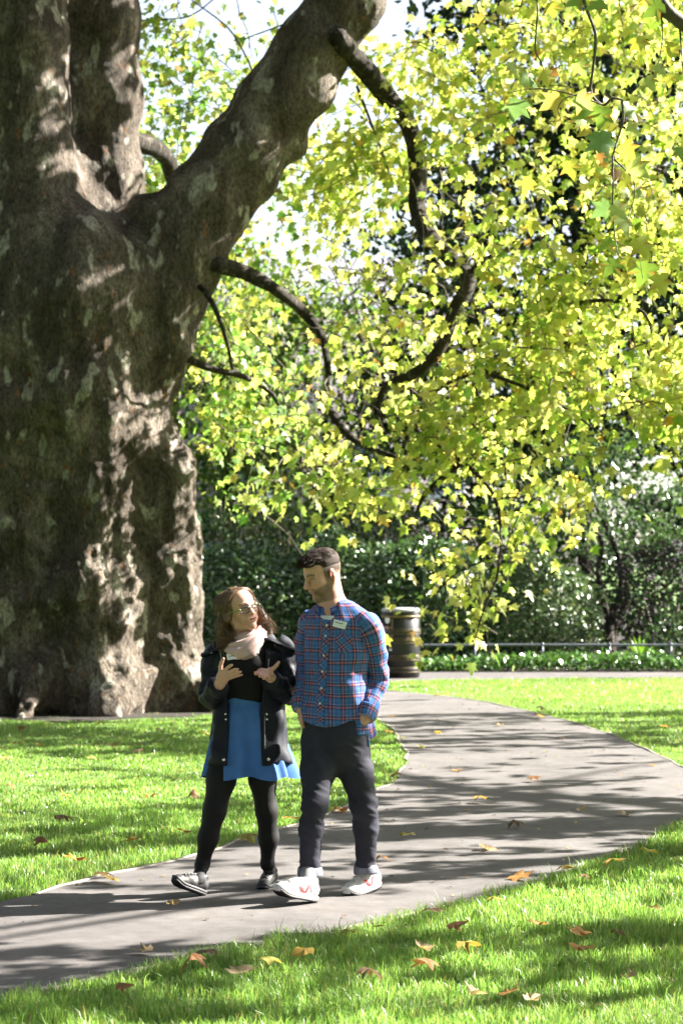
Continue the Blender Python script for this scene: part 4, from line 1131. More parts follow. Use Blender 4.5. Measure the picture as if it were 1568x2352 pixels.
def hand_fingers(v, base, tips, radii, bend, k=.006):
    """each finger a short chain of three bones from a knuckle to a tip, bowed along `bend`"""
    for b, t, r in zip(base, tips, radii):
        b, t = np.asarray(b, float), np.asarray(t, float)
        q = [b, b * .55 + t * .45 + np.asarray(bend) * 1.0, b * .25 + t * .75 + np.asarray(bend) * .8, t]
        v.chain(q, [r * 1.08, r, r * .92, r * .8], k)

def skin_material():
    m, nt, b = new_mat('skin')
    at_ = nt.nodes.new('ShaderNodeAttribute'); at_.attribute_name = 'Col'
    n = noise(nt, 140, 3); c = mix(nt, .3, at_.outputs['Color'], mix(nt, 1.0, at_.outputs['Color'], ramp_out(nt, n, [(.3, (.75, .72, .7)), (.7, (1.2, 1.2, 1.2))]), 'MULTIPLY'))
    nt.links.new(c, b.inputs['Base Color']); b.inputs['Roughness'].default_value = .48
    b.inputs['Subsurface Weight'].default_value = .18; b.inputs['Subsurface Radius'].default_value = (.012, .005, .003); b.inputs['Subsurface Scale'].default_value = 1.0
    b.inputs['Specular IOR Level'].default_value = .4
    bump(nt, b, n.outputs[0], .15, .002)
    return m
M_SKIN = skin_material()
M_EYEW = simple('eye_white', (.40, .37, .35), .3, .03); M_IRIS = simple('iris', (.05, .035, .02), .1, .3, 300)

def add_eyes(H, parent, look=(0, 0)):
    for sx in (-1, 1):
        c = H.w(sx * .031, .0715, .0035); r = .0115 * H.s
        v = Vox(c - r * 1.3, c + r * 1.3, r / 7); v.ell(c, [r] * 3, None, .001); V, Q = v.mesh()
        e = part('eye', V, Q, M_EYEW, parent)
        d = H.R @ np.array([look[0], 1, look[1]]); d /= np.linalg.norm(d)
        side = np.cross(d, [0, 0, 1]); side /= np.linalg.norm(side); up = np.cross(side, d)
        a = np.linspace(0, 6.283, 14, endpoint=False)
        rim = c + d * r * .80 + r * .62 * (np.cos(a)[:, None] * side + np.sin(a)[:, None] * up)
        V = np.concatenate([[c + d * r * 1.04], rim]); part('iris', V, np.stack([np.zeros(14, int), 1 + np.arange(14), 1 + (np.arange(14) + 1) % 14], 1), M_IRIS, e)

def fabric(name, col, rough=.85, var=.18, weave=900, wr=.25, sheen=.0):
    m, nt, b = new_mat(name)
    n = noise(nt, weave, 2); n2 = noise(nt, 14, 4, .6)
    c1 = ramp(nt, [(.3, tuple(x * (1 - var) for x in col)), (.7, tuple(min(1, x * (1 + var)) for x in col))]); nt.links.new(n2.outputs[0], c1.inputs[0])
    c2 = ramp(nt, [(.3, (.75, .75, .75)), (.7, (1.2, 1.2, 1.2))]); nt.links.new(n.outputs[0], c2.inputs[0])
    nt.links.new(mix(nt, 1.0, c1.outputs[0], c2.outputs[0], 'MULTIPLY'), b.inputs['Base Color'])
    b.inputs['Roughness'].default_value = rough; b.inputs['Specular IOR Level'].default_value = .3
    b.inputs['Sheen Weight'].default_value = sheen
    bump(nt, b, n.outputs[0], wr, .002)
    return m

def plaid_material():
    m, nt, b = new_mat('plaid_cotton')
    at_ = nt.nodes.new('ShaderNodeAttribute'); at_.attribute_name = 'plaid'
    sp_ = nt.nodes.new('ShaderNodeSeparateXYZ'); nt.links.new(at_.outputs['Vector'], sp_.inputs[0])
    per = .056
    BLU, NAV, RED, PNK, LBL = (.042, .122, .34), (.016, .020, .070), (.36, .065, .06), (.42, .30, .36), (.13, .25, .50)
    stops = [(0, BLU), (.17, LBL), (.20, BLU), (.37, NAV), (.47, RED), (.54, PNK), (.575, RED), (.63, NAV), (.74, BLU), (.80, PNK), (.835, BLU)]
    def axis(sock):
        f = math_n(nt, 'FRACT', math_n(nt, 'MULTIPLY', sock, 1 / per))
        r = ramp(nt, stops, 'CONSTANT'); nt.links.new(f, r.inputs[0]); return r.outputs[0]
    cu, cv = axis(sp_.outputs[0]), axis(sp_.outputs[1])
    tw = math_n(nt, 'FRACT', math_n(nt, 'MULTIPLY', math_n(nt, 'ADD', sp_.outputs[0], sp_.outputs[1]), 420))
    fac = math_n(nt, 'MULTIPLY_ADD', tw, .16, .42)
    col = mix(nt, fac, cu, cv)
    n2 = noise(nt, 60, 3); col = mix(nt, .5, col, mix(nt, 1.0, col, ramp_out(nt, n2, [(.3, (.7, .7, .7)), (.7, (1.25, 1.25, 1.25))]), 'MULTIPLY'))
    nt.links.new(col, b.inputs['Base Color']); b.inputs['Roughness'].default_value = .85; b.inputs['Specular IOR Level'].default_value = .25
    n3 = noise(nt, 700, 2); bump(nt, b, n3.outputs[0], .2, .002)
    return m
M_PLAID = plaid_material()

def sleeve(pts, radii, n=44, nc=30, fold=.007, seed=0, flare=0.0):
    V, F = tube(pts, radii, n, nc, True, 0, 0)
    m = n * nc; i = np.arange(m); ring, a = i // nc, i % nc
    C = V[:m].reshape(n, nc, 3).mean(1); seg = np.r_[0, np.cumsum(np.linalg.norm(np.diff(C, axis=0), axis=1))]
    u = ((a + nc // 2) % nc) / nc * 2 * math.pi * float(np.mean(radii)); vv = seg[ring]
    ax = C[ring]; d = V[:m] - ax; rr = np.linalg.norm(d, axis=1)[:, None]; dn = d / rr
    ang = a / nc * 2 * math.pi
    q = np.stack([np.cos(ang) * 1.2 + vv * 6, np.sin(ang) * 1.2, vv * 22], 1)
    q2 = np.stack([np.cos(ang) * 1.6, np.sin(ang) * 1.6 + vv * 9, vv * 9], 1)
    h = fold * (fbm(q, 3, seed) + .9 * vnoise(q2, seed + 3))
    V[:m] = V[:m] + dn * h[:, None]
    uv = np.stack([u, -vv, 0 * u], 1); uv = np.concatenate([uv, uv[:1], uv[-1:]])
    return V, F, uv

def plaid_part(name, V, F, uv, parent): return part(name, V, F, M_PLAID, parent, True, {'plaid': ('FLOAT_VECTOR', uv)})

class Caster:
    """drops points from the measuring frame onto a garment, so that details lie on the cloth"""
    def __init__(self, V, Q): self.b = BVHTree.FromPolygons([tuple(p) for p in V], [tuple(int(i) for i in q) for q in Q])
    def hit(self, vx, vy, lift=.003):
        o = Vector((0, 0, CAM_H)); d = (Vector(P(vx, vy, 12)) - o).normalized()
        p, nrm, i, dist = self.b.ray_cast(o + d * 6, d)
        if p is None: return None
        if nrm.dot(d) > 0: nrm = -nrm
        return np.array(p + nrm * lift), np.array(nrm)
    def patch(self, quad, nu, nv, lift=.003, thick=.003):
        """quad: four corners TL, TR, BR, BL in the measuring frame"""
        tl, tr, br, bl = map(np.array, quad); V, ok = [], True; last = None
        for j in range(nv):
            for i in range(nu):
                s, t = i / (nu - 1), j / (nv - 1); p = (tl * (1 - s) + tr * s) * (1 - t) + (bl * (1 - s) + br * s) * t
                h = self.hit(*p, lift)
                if h is None: h = last
                V.append(h[0] if h is not None else P(p[0], p[1], 10.7)); last = h or last
        return np.array(V), grid_faces(nv, nu, False)
    def disc(self, vx, vy, r, lift=.003, n=10, dome=.4):
        h_ = self.hit(vx, vy, lift)
        if h_ is None: return None
        p, nrm = h_; s = np.cross(nrm, [0, 0, 1.0]); s /= np.linalg.norm(s); t = np.cross(s, nrm); a = np.linspace(0, 6.283, n, endpoint=False)
        rim = p + r * (np.cos(a)[:, None] * s + np.sin(a)[:, None] * t); rim2 = p + nrm * r * dome + .7 * r * (np.cos(a)[:, None] * s + np.sin(a)[:, None] * t)
        V = np.concatenate([rim, rim2, [p + nrm * r * dome]]); j = np.arange(n); j2 = (j + 1) % n
        return V, [np.stack([j, j2, n + j2, n + j], 1), np.stack([n + j, n + j2, np.full(n, 2 * n)], 1)]

def make_shoe(parent, heel, fwd, up, length, mats, side_logo=None, label=None, wid=1.0):
    """heel: world point under the heel; fwd, up: axes"""
    fwd = np.asarray(fwd, float) / np.linalg.norm(fwd); up = np.asarray(up, float); up = up - fwd * (up @ fwd); up /= np.linalg.norm(up); lat = np.cross(up, fwd)
    M = np.stack([lat, fwd, up], 1); s = length / .29
    W_ = lambda V: np.asarray(heel) + (V * s) @ M.T
    h = .005
    v = Vox([-.07, -.03, -.01], [.07, .32, .17], h)
    v.cone((0, .045, .045), (0, .13, .045), .038 * wid, .041 * wid, .02); v.cone((0, .13, .044), (0, .225, .030), .042 * wid, .038 * wid, .02); v.cone((0, .225, .03), (0, .252, .026), .037 * wid, .028 * wid, .02)
    v.cone((0, .035, .06), (0, .05, .095), .036, .038, .03); v.cone((0, .08, .075), (0, .16, .06), .030, .026, .03)
    v.ell((0, .052, .135), (.030, .042, .035), None, .008, 'sub')
    v.apply(lambda X: X[..., 2] - .022, (-.07, -.03, -.01), (.07, .32, .022), .004, 'sub')
    V, Q = v.mesh(); up_local = V.copy()
    N = normals(V, Q); V = V + N * (.0018 * fbm(V * 45, 2, 3))[:, None]
    sh = part('shoe', W_(V), Q, mats[0], parent)
    if label: sh['label'] = label
    for nm, z0, z1, g, mt in (('midsole', .010, .028, 1.06, mats[1]), ('outsole', -.002, .011, 1.045, mats[2])):
        y = np.linspace(0, 1, 26); a = np.linspace(0, math.pi, 26)
        yy = .132 - .138 * np.cos(a); hw = (.039 + .008 * np.sin((yy - .02) * 9.5)) * np.clip(np.sin(a), 0, 1) ** .42 * g * wid
        ring = np.concatenate([np.stack([hw, yy], 1), np.stack([-hw, yy], 1)[::-1][1:-1]]); k = len(ring)
        spring = lambda r: .028 * np.clip((r[:, 1] - .19) / .08, 0, 1) ** 2
        lo = np.concatenate([ring * [.97, 1], (z0 + spring(ring))[:, None]], 1); hi = np.concatenate([ring, (z1 + spring(ring))[:, None]], 1)
        Vv = np.concatenate([lo, hi, [[0, .13, z0], [0, .13, z1]]]); j = np.arange(k); j2 = (j + 1) % k
        Fq = np.stack([j, j2, k + j2, k + j], 1); Ft = np.concatenate([np.stack([j2, j, np.full(k, 2 * k)], 1), np.stack([k + j, k + j2, np.full(k, 2 * k + 1)], 1)])
        part(nm, W_(Vv), [Fq, Ft], mt, sh)
    bv = BVHTree.FromPolygons([tuple(p) for p in up_local], [tuple(int(i) for i in q) for q in Q])
    def drop(x, y, lift=.003):
        p, n_, i, d = bv.ray_cast(Vector((x, y, .3)), Vector((0, 0, -1)))
        return np.array(p + n_ * lift) if p is not None else np.array((x, y, .08))
    for i in range(4):
        y0 = .115 + .024 * i
        for sg in (-1, 1):
            q = [drop(t * .020 * sg, y0 + .012 * t, .003) for t in (-1, -.3, .4, 1)]
            Vl, Fl = tube(W_(np.array(q)), [.0028] * 4, 7, 5); part('lace', Vl, Fl, mats[3], sh)
    Vl, Fl = tube(W_(np.array([drop(-.004, .112, .004), [-.022, .100, .098], [-.030, .112, .078]])), [.0028] * 3, 8, 5); part('lace', Vl, Fl, mats[3], sh)
    Vl, Fl = tube(W_(np.array([drop(.004, .112, .004), [.022, .100, .098], [.030, .118, .080]])), [.0028] * 3, 8, 5); part('lace', Vl, Fl, mats[3], sh)
    if side_logo is not None:
        def sidept(sx, y, z):
            p, n_, i, d = bv.ray_cast(Vector((sx * .2, y, z)), Vector((-sx, 0, 0)))
            return np.array(p + n_ * .0025) if p is not None else np.array((sx * .045, y, z))
        for sx in (-1, 1):
            for (y0, z0, y1, z1, w_) in ((.155, .072, .128, .034, .011), (.088, .078, .118, .034, .013)):
                ln_ = []
                for t in np.linspace(0, 1, 6):
                    yy, zz = y0 + (y1 - y0) * t, z0 + (z1 - z0) * t
                    ln_ += [sidept(sx, yy - w_ * (1 - .3 * t), zz), sidept(sx, yy + w_ * (1 - .3 * t), zz)]
                part('red_stripe', W_(np.array(ln_)), grid_faces(6, 2, False), side_logo, sh)
    return sh

# ------------------------------------------------------------------ the man
DM = 10.8
m_ = lambda x, y, d=0.0: P(x, y, DM + d)
gx_, gy_ = G(770, 2066)
man = thing('person', (gx_, gy_, 0), 'man in blue plaid shirt and dark jeans, hands in pockets, looking at the woman', 'person')
HM = Head(m_(740, 1318), face_frame(57, 23, 2), 1.0)
BM = face_frame(26)                                    # torso frame
mF, mL = BM[:, 1], BM[:, 0]
gh = G(722, 2077); fm1 = np.array([-.70, -.66, .23]); fm1 /= np.linalg.norm(fm1)
gt = G(790, 2064); fm2 = np.array([-.62, -.78, -.10]); fm2 /= np.linalg.norm(fm2)
SHOES_M = [(np.array([gh[0], gh[1], .012]), fm1), (np.array([gt[0], gt[1], .0]) - fm2 * .285, fm2)]
def man_body():
    v = Vox(m_(655, 2095, -.45), m_(905, 1245, .45), .0045)
    add_head(v, HM, True)
    v.cone(HM.w(0, -.022, -.05), m_(766, 1402, .02), .052, .058, .03); v.cone(HM.w(0, -.040, -.02), m_(774, 1402, .04), .034, .046, .03)
    fl = (mF, 1.45)
    v.chain([m_(774, 1440), m_(774, 1500), m_(772, 1580), m_(770, 1680)], [.140, .135, .118, .115], .05, fl)
    v.chain([m_(718, 1428, .07), m_(768, 1412, .02), m_(838, 1434, -.07)], [.055, .06, .055], .04)
    v.chain([m_(838, 1440, -.07), m_(864, 1560, .02), m_(838, 1648, -.10)], [.05, .041, .029], .02)
    v.chain([m_(714, 1434, .08), m_(704, 1545, .12), m_(694, 1628, .02)], [.05, .041, .029], .02)
    # hands going into the pockets
    for w0, pc, dx in ((m_(838, 1648, -.10), m_(823, 1668, -.068), -1), (m_(694, 1628, .02), m_(697, 1648, .01), 1)):
        v.cone(w0, pc, .030, .034, .02, (mL, 1.3))
        kn = [pc + mF * (.026 - .017 * i) + np.array([0, 0, -.02]) for i in range(4)]
        tp = [k_ + np.array([0, 0, -.072 + .012 * abs(i - 1.3)]) - mF * .02 + mL * dx * .025 for i, k_ in enumerate(kn)]
        hand_fingers(v, kn, tp, [.0085, .009, .0085, .0075], mL * dx * .004)
        hand_fingers(v, [pc + mF * .03 + np.array([0, 0, .012])], [pc + mF * .03 + mL * dx * .01 + np.array([0, 0, -.045])], [.0095], mF * .002)
    v.chain([m_(735, 1705, -.02), m_(722, 1850, -.14), m_(710, 1985, -.08), SHOES_M[0][0] + fm1 * .05 + np.array([0, 0, .06])], [.062, .045, .034, .030], .03)
    v.chain([m_(808, 1705, .02), m_(834, 1850, .02), m_(840, 1980, .13), SHOES_M[1][0] + fm2 * .05 + np.array([0, 0, .06])], [.062, .045, .034, .030], .03)
    for hp, fd in SHOES_M:
        v.cone(hp + fd * .05 + np.array([0, 0, .05]), hp + fd * .19 + np.array([0, 0, .032]), .026, .018, .02)
    return v.mesh()
V, Q = man_body()
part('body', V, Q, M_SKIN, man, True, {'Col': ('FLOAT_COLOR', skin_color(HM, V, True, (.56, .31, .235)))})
add_eyes(HM, man, (-.12, -.10))

# hair: short sides, longer top pushed forward
M_HAIRM = simple('dark_brown_hair', (.026, .016, .011), .7, .5, 220, .5, 0, 500, .2)
def man_hair():
    w = HM.w; c0 = w(0, 0, 0)
    v = Vox(c0 - .17, c0 + .17, .004)
    v.ell(w(0, -.018, .050), (.0765, .0985, .080), HM.R, .01)
    v.ell(w(0, .020, .088), (.056, .066, .036), HM.R, .02)
    v.ell(w(0, .072, .084), (.046, .030, .024), HM.R, .02)
    v.ell(w(0, .095, .020), (.085, .052, .050), HM.R, .012, 'sub')
    v.apply(lambda X: ((X - c0) @ HM.R)[..., 2] - (.040 - .35 * np.clip(-((X - c0) @ HM.R)[..., 1] - .03, 0, .08)), c0 - .17, c0 + .17, .01, 'sub')
    V, Q = v.mesh(); N = normals(V, Q); l = HM.local(V)
    d = .0045 * fbm(l * [60, 26, 60], 2, 3) * np.clip((l[:, 2] - .05) / .03, 0, 1)
    return V + N * d[:, None], Q
V, Q = man_hair(); hm = part('hair', V, Q, M_HAIRM, man)
hl = HM.local(V); Nn = normals(V, Q); idx = np.where((hl[:, 2] > .078))[0]
tl = []
for i in rng.choice(idx, 2200):
    p = V[i] - Nn[i] * .004; l = hl[i]; fwd = np.clip((l[1] + .02) / .1, 0, 1)
    d = HM.R @ np.array([rng.normal() * .45 + l[0] * 2, .75 + .5 * fwd + rng.normal() * .3, .32 - .10 * fwd + .15 * rng.normal()]); d /= np.linalg.norm(d); L_ = rng.uniform(.010, .022) * (.8 + .45 * fwd)
    tl.append(tube([p, p + d * L_ * .6 + Nn[i] * .003, p + d * L_ + np.array([0, 0, -.003])], [.0014, .0011, .0004], 4, 3, False))
V, F = merge(tl); o = part('hair_tufts', V, F, M_HAIRM, hm); tag(o, kind='stuff')

# trousers
M_JEANS = fabric('dark_denim', (.022, .0215, .035), .8, .25, 700, .35)
M_CUFF = fabric('denim_turnup', (.16, .17, .21), .85, .2, 600, .3)
def trousers():
    v = Vox(m_(660, 2030, -.40), m_(890, 1630, .40), .0075)
    v.chain([m_(769, 1640), m_(768, 1690), m_(770, 1715)], [.158, .166, .150], .04, (mF, 1.35))
    v.chain([m_(733, 1712, -.01), m_(730, 1770, -.06), m_(722, 1850, -.135), m_(715, 1900, -.12), m_(712, 2004, -.08)], [.089, .081, .060, .056, .050], .035)
    v.chain([m_(808, 1712, .02), m_(820, 1775, .01), m_(835, 1850, .01), m_(840, 1900, .06), m_(839, 1999, .12)], [.089, .079, .066, .058, .050], .035)
    V, Q = v.mesh(); V = relax(V, Q, 1); N = normals(V, Q)
    z = V[:, 2]; kn = np.exp(-((z - .44) / .13) ** 2) + .8 * np.exp(-((z - .15) / .10) ** 2) + .55 * np.exp(-((z - .75) / .12) ** 2) + .25
    sk = V + np.stack([0 * z, 0 * z, .6 * V[:, 0]], 1)
    d = .0036 * (1 - 2 * np.abs(fbm(sk * [6, 6, 30], 2, 4))) * kn + .0035 * fbm(V * [9, 9, 7], 2, 14)
    return V + N * d[:, None], Q
V, Q = trousers(); jeans = part('trousers', V, Q, M_JEANS, man)
for cx, cy, cd, r in ((712, 2003, -.08, .056), (839, 1997, .12, .053)):
    c = m_(cx, cy, cd); pr = [(r - .006, .022), (r + .004, .024), (r + .008, .012), (r + .008, -.012), (r + .004, -.022), (r - .006, -.02)]
    V, F = lathe(pr, 30, c); V[:, 2] += .004 * fbm((V - c) * 18, 2, 3); V[:, :2] += .003 * fbm(V * 30, 2, 9)[:, None]
    part('turned_up_cuff', V, F, M_CUFF, jeans)

# socks
M_SOCK = fabric('grey_sock', (.20, .20, .21), .9, .15, 500, .3)
for (hp, fd), ank in zip(SHOES_M, (m_(710, 1990, -.08), m_(839, 1975, .125))):
    V, F = tube([ank, hp + fd * .05 + np.array([0, 0, .075]), hp + fd * .06 + np.array([0, 0, .04])], [.041, .040, .036], 12, 18, True); part('sock', V, F, M_SOCK, man)
# shoes
M_SHW = simple('white_shoe_leather', (.50, .49, .48), .5, .1, 40, .15); M_SOLEW = simple('white_rubber', (.72, .71, .69), .6, .08, 30)
M_SOLEK = simple('black_rubber', (.012, .012, .014), .55, .3, 60, .5); M_LACE = simple('white_lace', (.74, .73, .70), .8, .08, 80); M_RED = simple('red_stripe', (.55, .03, .035), .55, .15)
shm = (M_SHW, M_SOLEW, M_SOLEK, M_LACE)
for hp, fd in SHOES_M: make_shoe(man, hp, fd, (0, 0, 1), .29, shm, M_RED)

# shirt
zc = lambda vy: CAM_H + (1299 - vy) * DM / F_PX
def shirt_torso():
    v = Vox(m_(670, 1740, -.4), m_(905, 1360, .4), .0065)
    fl = (mF, 1.42)
    v.chain([m_(773, 1452), m_(772, 1510), m_(770, 1580), m_(768, 1640), m_(770, 1720)], [.166, .166, .162, .172, .180], .05, fl)
    v.chain([m_(714, 1428, .07), m_(745, 1418, .03), m_(792, 1414, .01), m_(838, 1432, -.07)], [.056, .052, .054, .058], .05)
    v.cone(m_(768, 1412, .025), m_(772, 1425, .02), .058, .075, .03)
    # open neck
    v.cone(HM.w(0, -.03, -.06), m_(765, 1398, .0), .056, .056, .010, None, 'sub')
    v.cone(m_(762, 1396, -.05), m_(748, 1422, -.20), .034, .014, .012, None, 'sub')
    c0 = m_(770, 1600); 
    def hem(X):
        q = X - c0; l = q @ mL; f = q @ mF
        zh = zc(1664) + .035 * np.clip(np.abs(l) / .15, 0, 1.2) ** 2 * (f > -.02) - .0 * l - np.clip(-f - .02, 0, .1) * .9
        zh = zh - .085 * np.clip((l - .09) / .07, 0, 1) * (f < .06)
        return X[..., 2] - zh
    v.apply(hem, m_(670, 1745, -.4), m_(905, 1600, .4), .003, 'sub')
    V, Q = v.mesh(); V = relax(V, Q, 1); N = normals(V, Q)
    q = V - c0; l = q @ mL; f = q @ mF * 1.42; ang = np.arctan2(l, f)
    uv = np.stack([ang * .155 + .004 * fbm(V * 8, 2, 1), V[:, 2] + .005 * fbm(V * 6, 2, 2), 0 * l], 1)
    sk = np.stack([V @ mL, V @ mF, V[:, 2]], 1)
    d = .008 * fbm(sk * [9, 9, 5] + np.stack([sk[:, 2] * 5, 0 * l, 0 * l], 1), 3, 8) + .005 * fbm(sk * [5, 5, 22], 2, 18)
    return V + N * d[:, None], Q, uv
V, Q, uv = shirt_torso(); shirt = plaid_part('shirt', V, Q, uv, man); castm = Caster(V, Q)
sv = {}
for nm, pts, rad, sd in (('l', [m_(822, 1424, -.05), m_(846, 1448, -.07), m_(860, 1500, -.03), m_(866, 1560, .01), (m_(852, 1606, -.05)), m_(838, 1646, -.10)], [.066, .072, .064, .060, .056, .050], 5),
                         ('r', [m_(726, 1420, .06), m_(712, 1440, .08), m_(706, 1495, .10), m_(703, 1548, .11), m_(698, 1590, .06), m_(693, 1628, .02)], [.062, .064, .058, .055, .052, .045], 9)):
    V, F, uv = sleeve(pts, rad, 54, 34, .0085, sd); s_ = plaid_part('sleeve', V, F, uv, shirt)
    e0, e1 = np.array(pts[-2]), np.array(pts[-1]); dr = (e1 - e0) / np.linalg.norm(e1 - e0)
    V, F, uv = sleeve([e1 - dr * .055, e1 - dr * .02, e1 + dr * .012], [rad[-1] + .006, rad[-1] + .005, rad[-1] + .001], 14, 34, .003, sd + 2); uv = uv[:, [1, 0, 2]]; plaid_part('cuff', V, F, uv, s_)
# tail of the shirt at his left side
tb = [m_(838, 1640, -.02), m_(866, 1645, .08)]
V = []; 
for j in range(9):
    t = j / 8
    for i in range(7):
        s_ = i / 6; p = m_(822, 1650, -.075) * (1 - s_) + m_(862, 1640, .03) * s_; p = p + np.array([.012 * math.sin(s_ * 5 + t * 2), .01 * math.sin(s_ * 4 + 1), -t * (.05 + .085 * s_ ** .8 - .055 * max(0, s_ - .85) * 4)]); V.append(p)
V = np.array(V); plaid_part('shirt_tail', V, grid_faces(9, 7, False), np.stack([np.tile(np.arange(7) * .017, 9), np.repeat(np.arange(9) * .016, 7), np.zeros(63)], 1), shirt)
# placket, pocket, buttons, collar
pl_px = [(738, 1424), (741, 1470), (736, 1520), (731, 1580), (727, 1630), (727, 1666)]
c_ = spline(np.array(pl_px, float), 26); V = []
for p in c_:
    for dx in (-9, -3, 3, 9):
        h = castm.hit(p[0] + dx + 8, p[1], .005); V.append(h[0] if h else P(p[0] + dx + 8, p[1], 10.65))
V = np.array(V); a = np.tile(np.array([-.02, -.007, .007, .02]), 26); b_ = np.repeat(np.linspace(0, .56, 26), 4)
plaid_part('placket', V, grid_faces(26, 4, False), np.stack([(a + b_) * .707, (a - b_) * .707, 0 * a], 1), shirt)
M_BUTTON = simple('pearl_button', (.72, .70, .62), .3, .1)
for bx, by in ((753, 1436), (751, 1461), (747, 1505), (744, 1542), (741, 1581), (738, 1616)):
    V, F = castm.disc(bx - 2, by, .0062, .0075); part('button', V, F, M_BUTTON, shirt)
V, F = castm.patch([(772, 1457), (812, 1461), (808, 1492), (768, 1490)], 9, 9, .004); a = np.tile(np.linspace(0, .095, 9), 9); b_ = np.repeat(np.linspace(0, .085, 9), 9)
V2 = np.concatenate([V, [castm.hit(786, 1502, .004)[0]]]); F2 = [F, np.stack([72 + np.arange(8), 73 + np.arange(8), np.full(8, 81)], 1)]
uvp = np.stack([(a + b_) * .707 + .01, (a - b_) * .707, 0 * a], 1); uvp = np.concatenate([uvp, [[.095, -.04, 0]]]); plaid_part('chest_pocket', V2, F2, uvp, shirt)
M_BADGE = simple('white_badge', (.78, .78, .80), .45, .03); M_INK = simple('black_ink', (.02, .02, .02), .6, .1)
V, F = castm.patch([(768, 1423), (797, 1430), (792, 1446), (764, 1438)], 4, 3, .008); bd = part('name_badge', V, F, M_BADGE, man, False)
V, F = castm.patch([(770.5, 1428.5), (788, 1432.5), (787.6, 1434), (770, 1430)], 6, 2, .0095)
for i in range(0, 5):
    part('lettering', V[[i, i + 1, i + 7, i + 6]] * np.array([1, 1, 1]), np.array([[0, 1, 2, 3]]), M_INK, bd, False)
def collar():
    V, uv = [], []; n = 40; c = m_(766, 1393, .015); U = np.array([-.26, -.08, 1.0]); U /= np.linalg.norm(U)
    for i in range(n):
        t = i / (n - 1); a = math.radians(-158 + 316 * t)                  # 0 = back of the neck
        fr = abs(t - .5) * 2; d = -mF * math.cos(a) * .95 + mL * math.sin(a)
        droop = -np.array([0, 0, 1.0]) * .042 * fr ** 2 + mF * .012 * fr ** 2
        r = .072 + .006 * fr
        top = c + d * (r - .006) + U * (.046 - .010 * fr) + droop
        V += [c + d * (r - .010) - U * .012 + droop, top, top + d * .007 + U * .001, c + d * (r + .026 + .010 * fr) + U * (-.008 - .030 * fr ** 3) + droop + (mF * .010) * fr ** 4]
        for k_ in range(4): uv.append((t * .42, -.03 * k_, 0))
    return np.array(V), grid_faces(n, 4, False), np.array(uv)
V, F, uv = collar(); plaid_part('collar', V, F, uv, shirt)
# white undershirt in the open neck
M_TEE = fabric('white_cotton', (.62, .63, .66), .85, .08)
v = Vox(m_(720, 1470, -.3), m_(810, 1380, .2), .006); v.chain([m_(757, 1428, -.055), m_(757, 1470, -.03)], [.060, .085], .03, (mF, 1.3)); v.cone(HM.w(0, -.03, -.06), m_(762, 1404, -.035), .052, .060, .006, None, 'sub'); V, Q = v.mesh()
part('undershirt', V, Q, M_TEE, man)

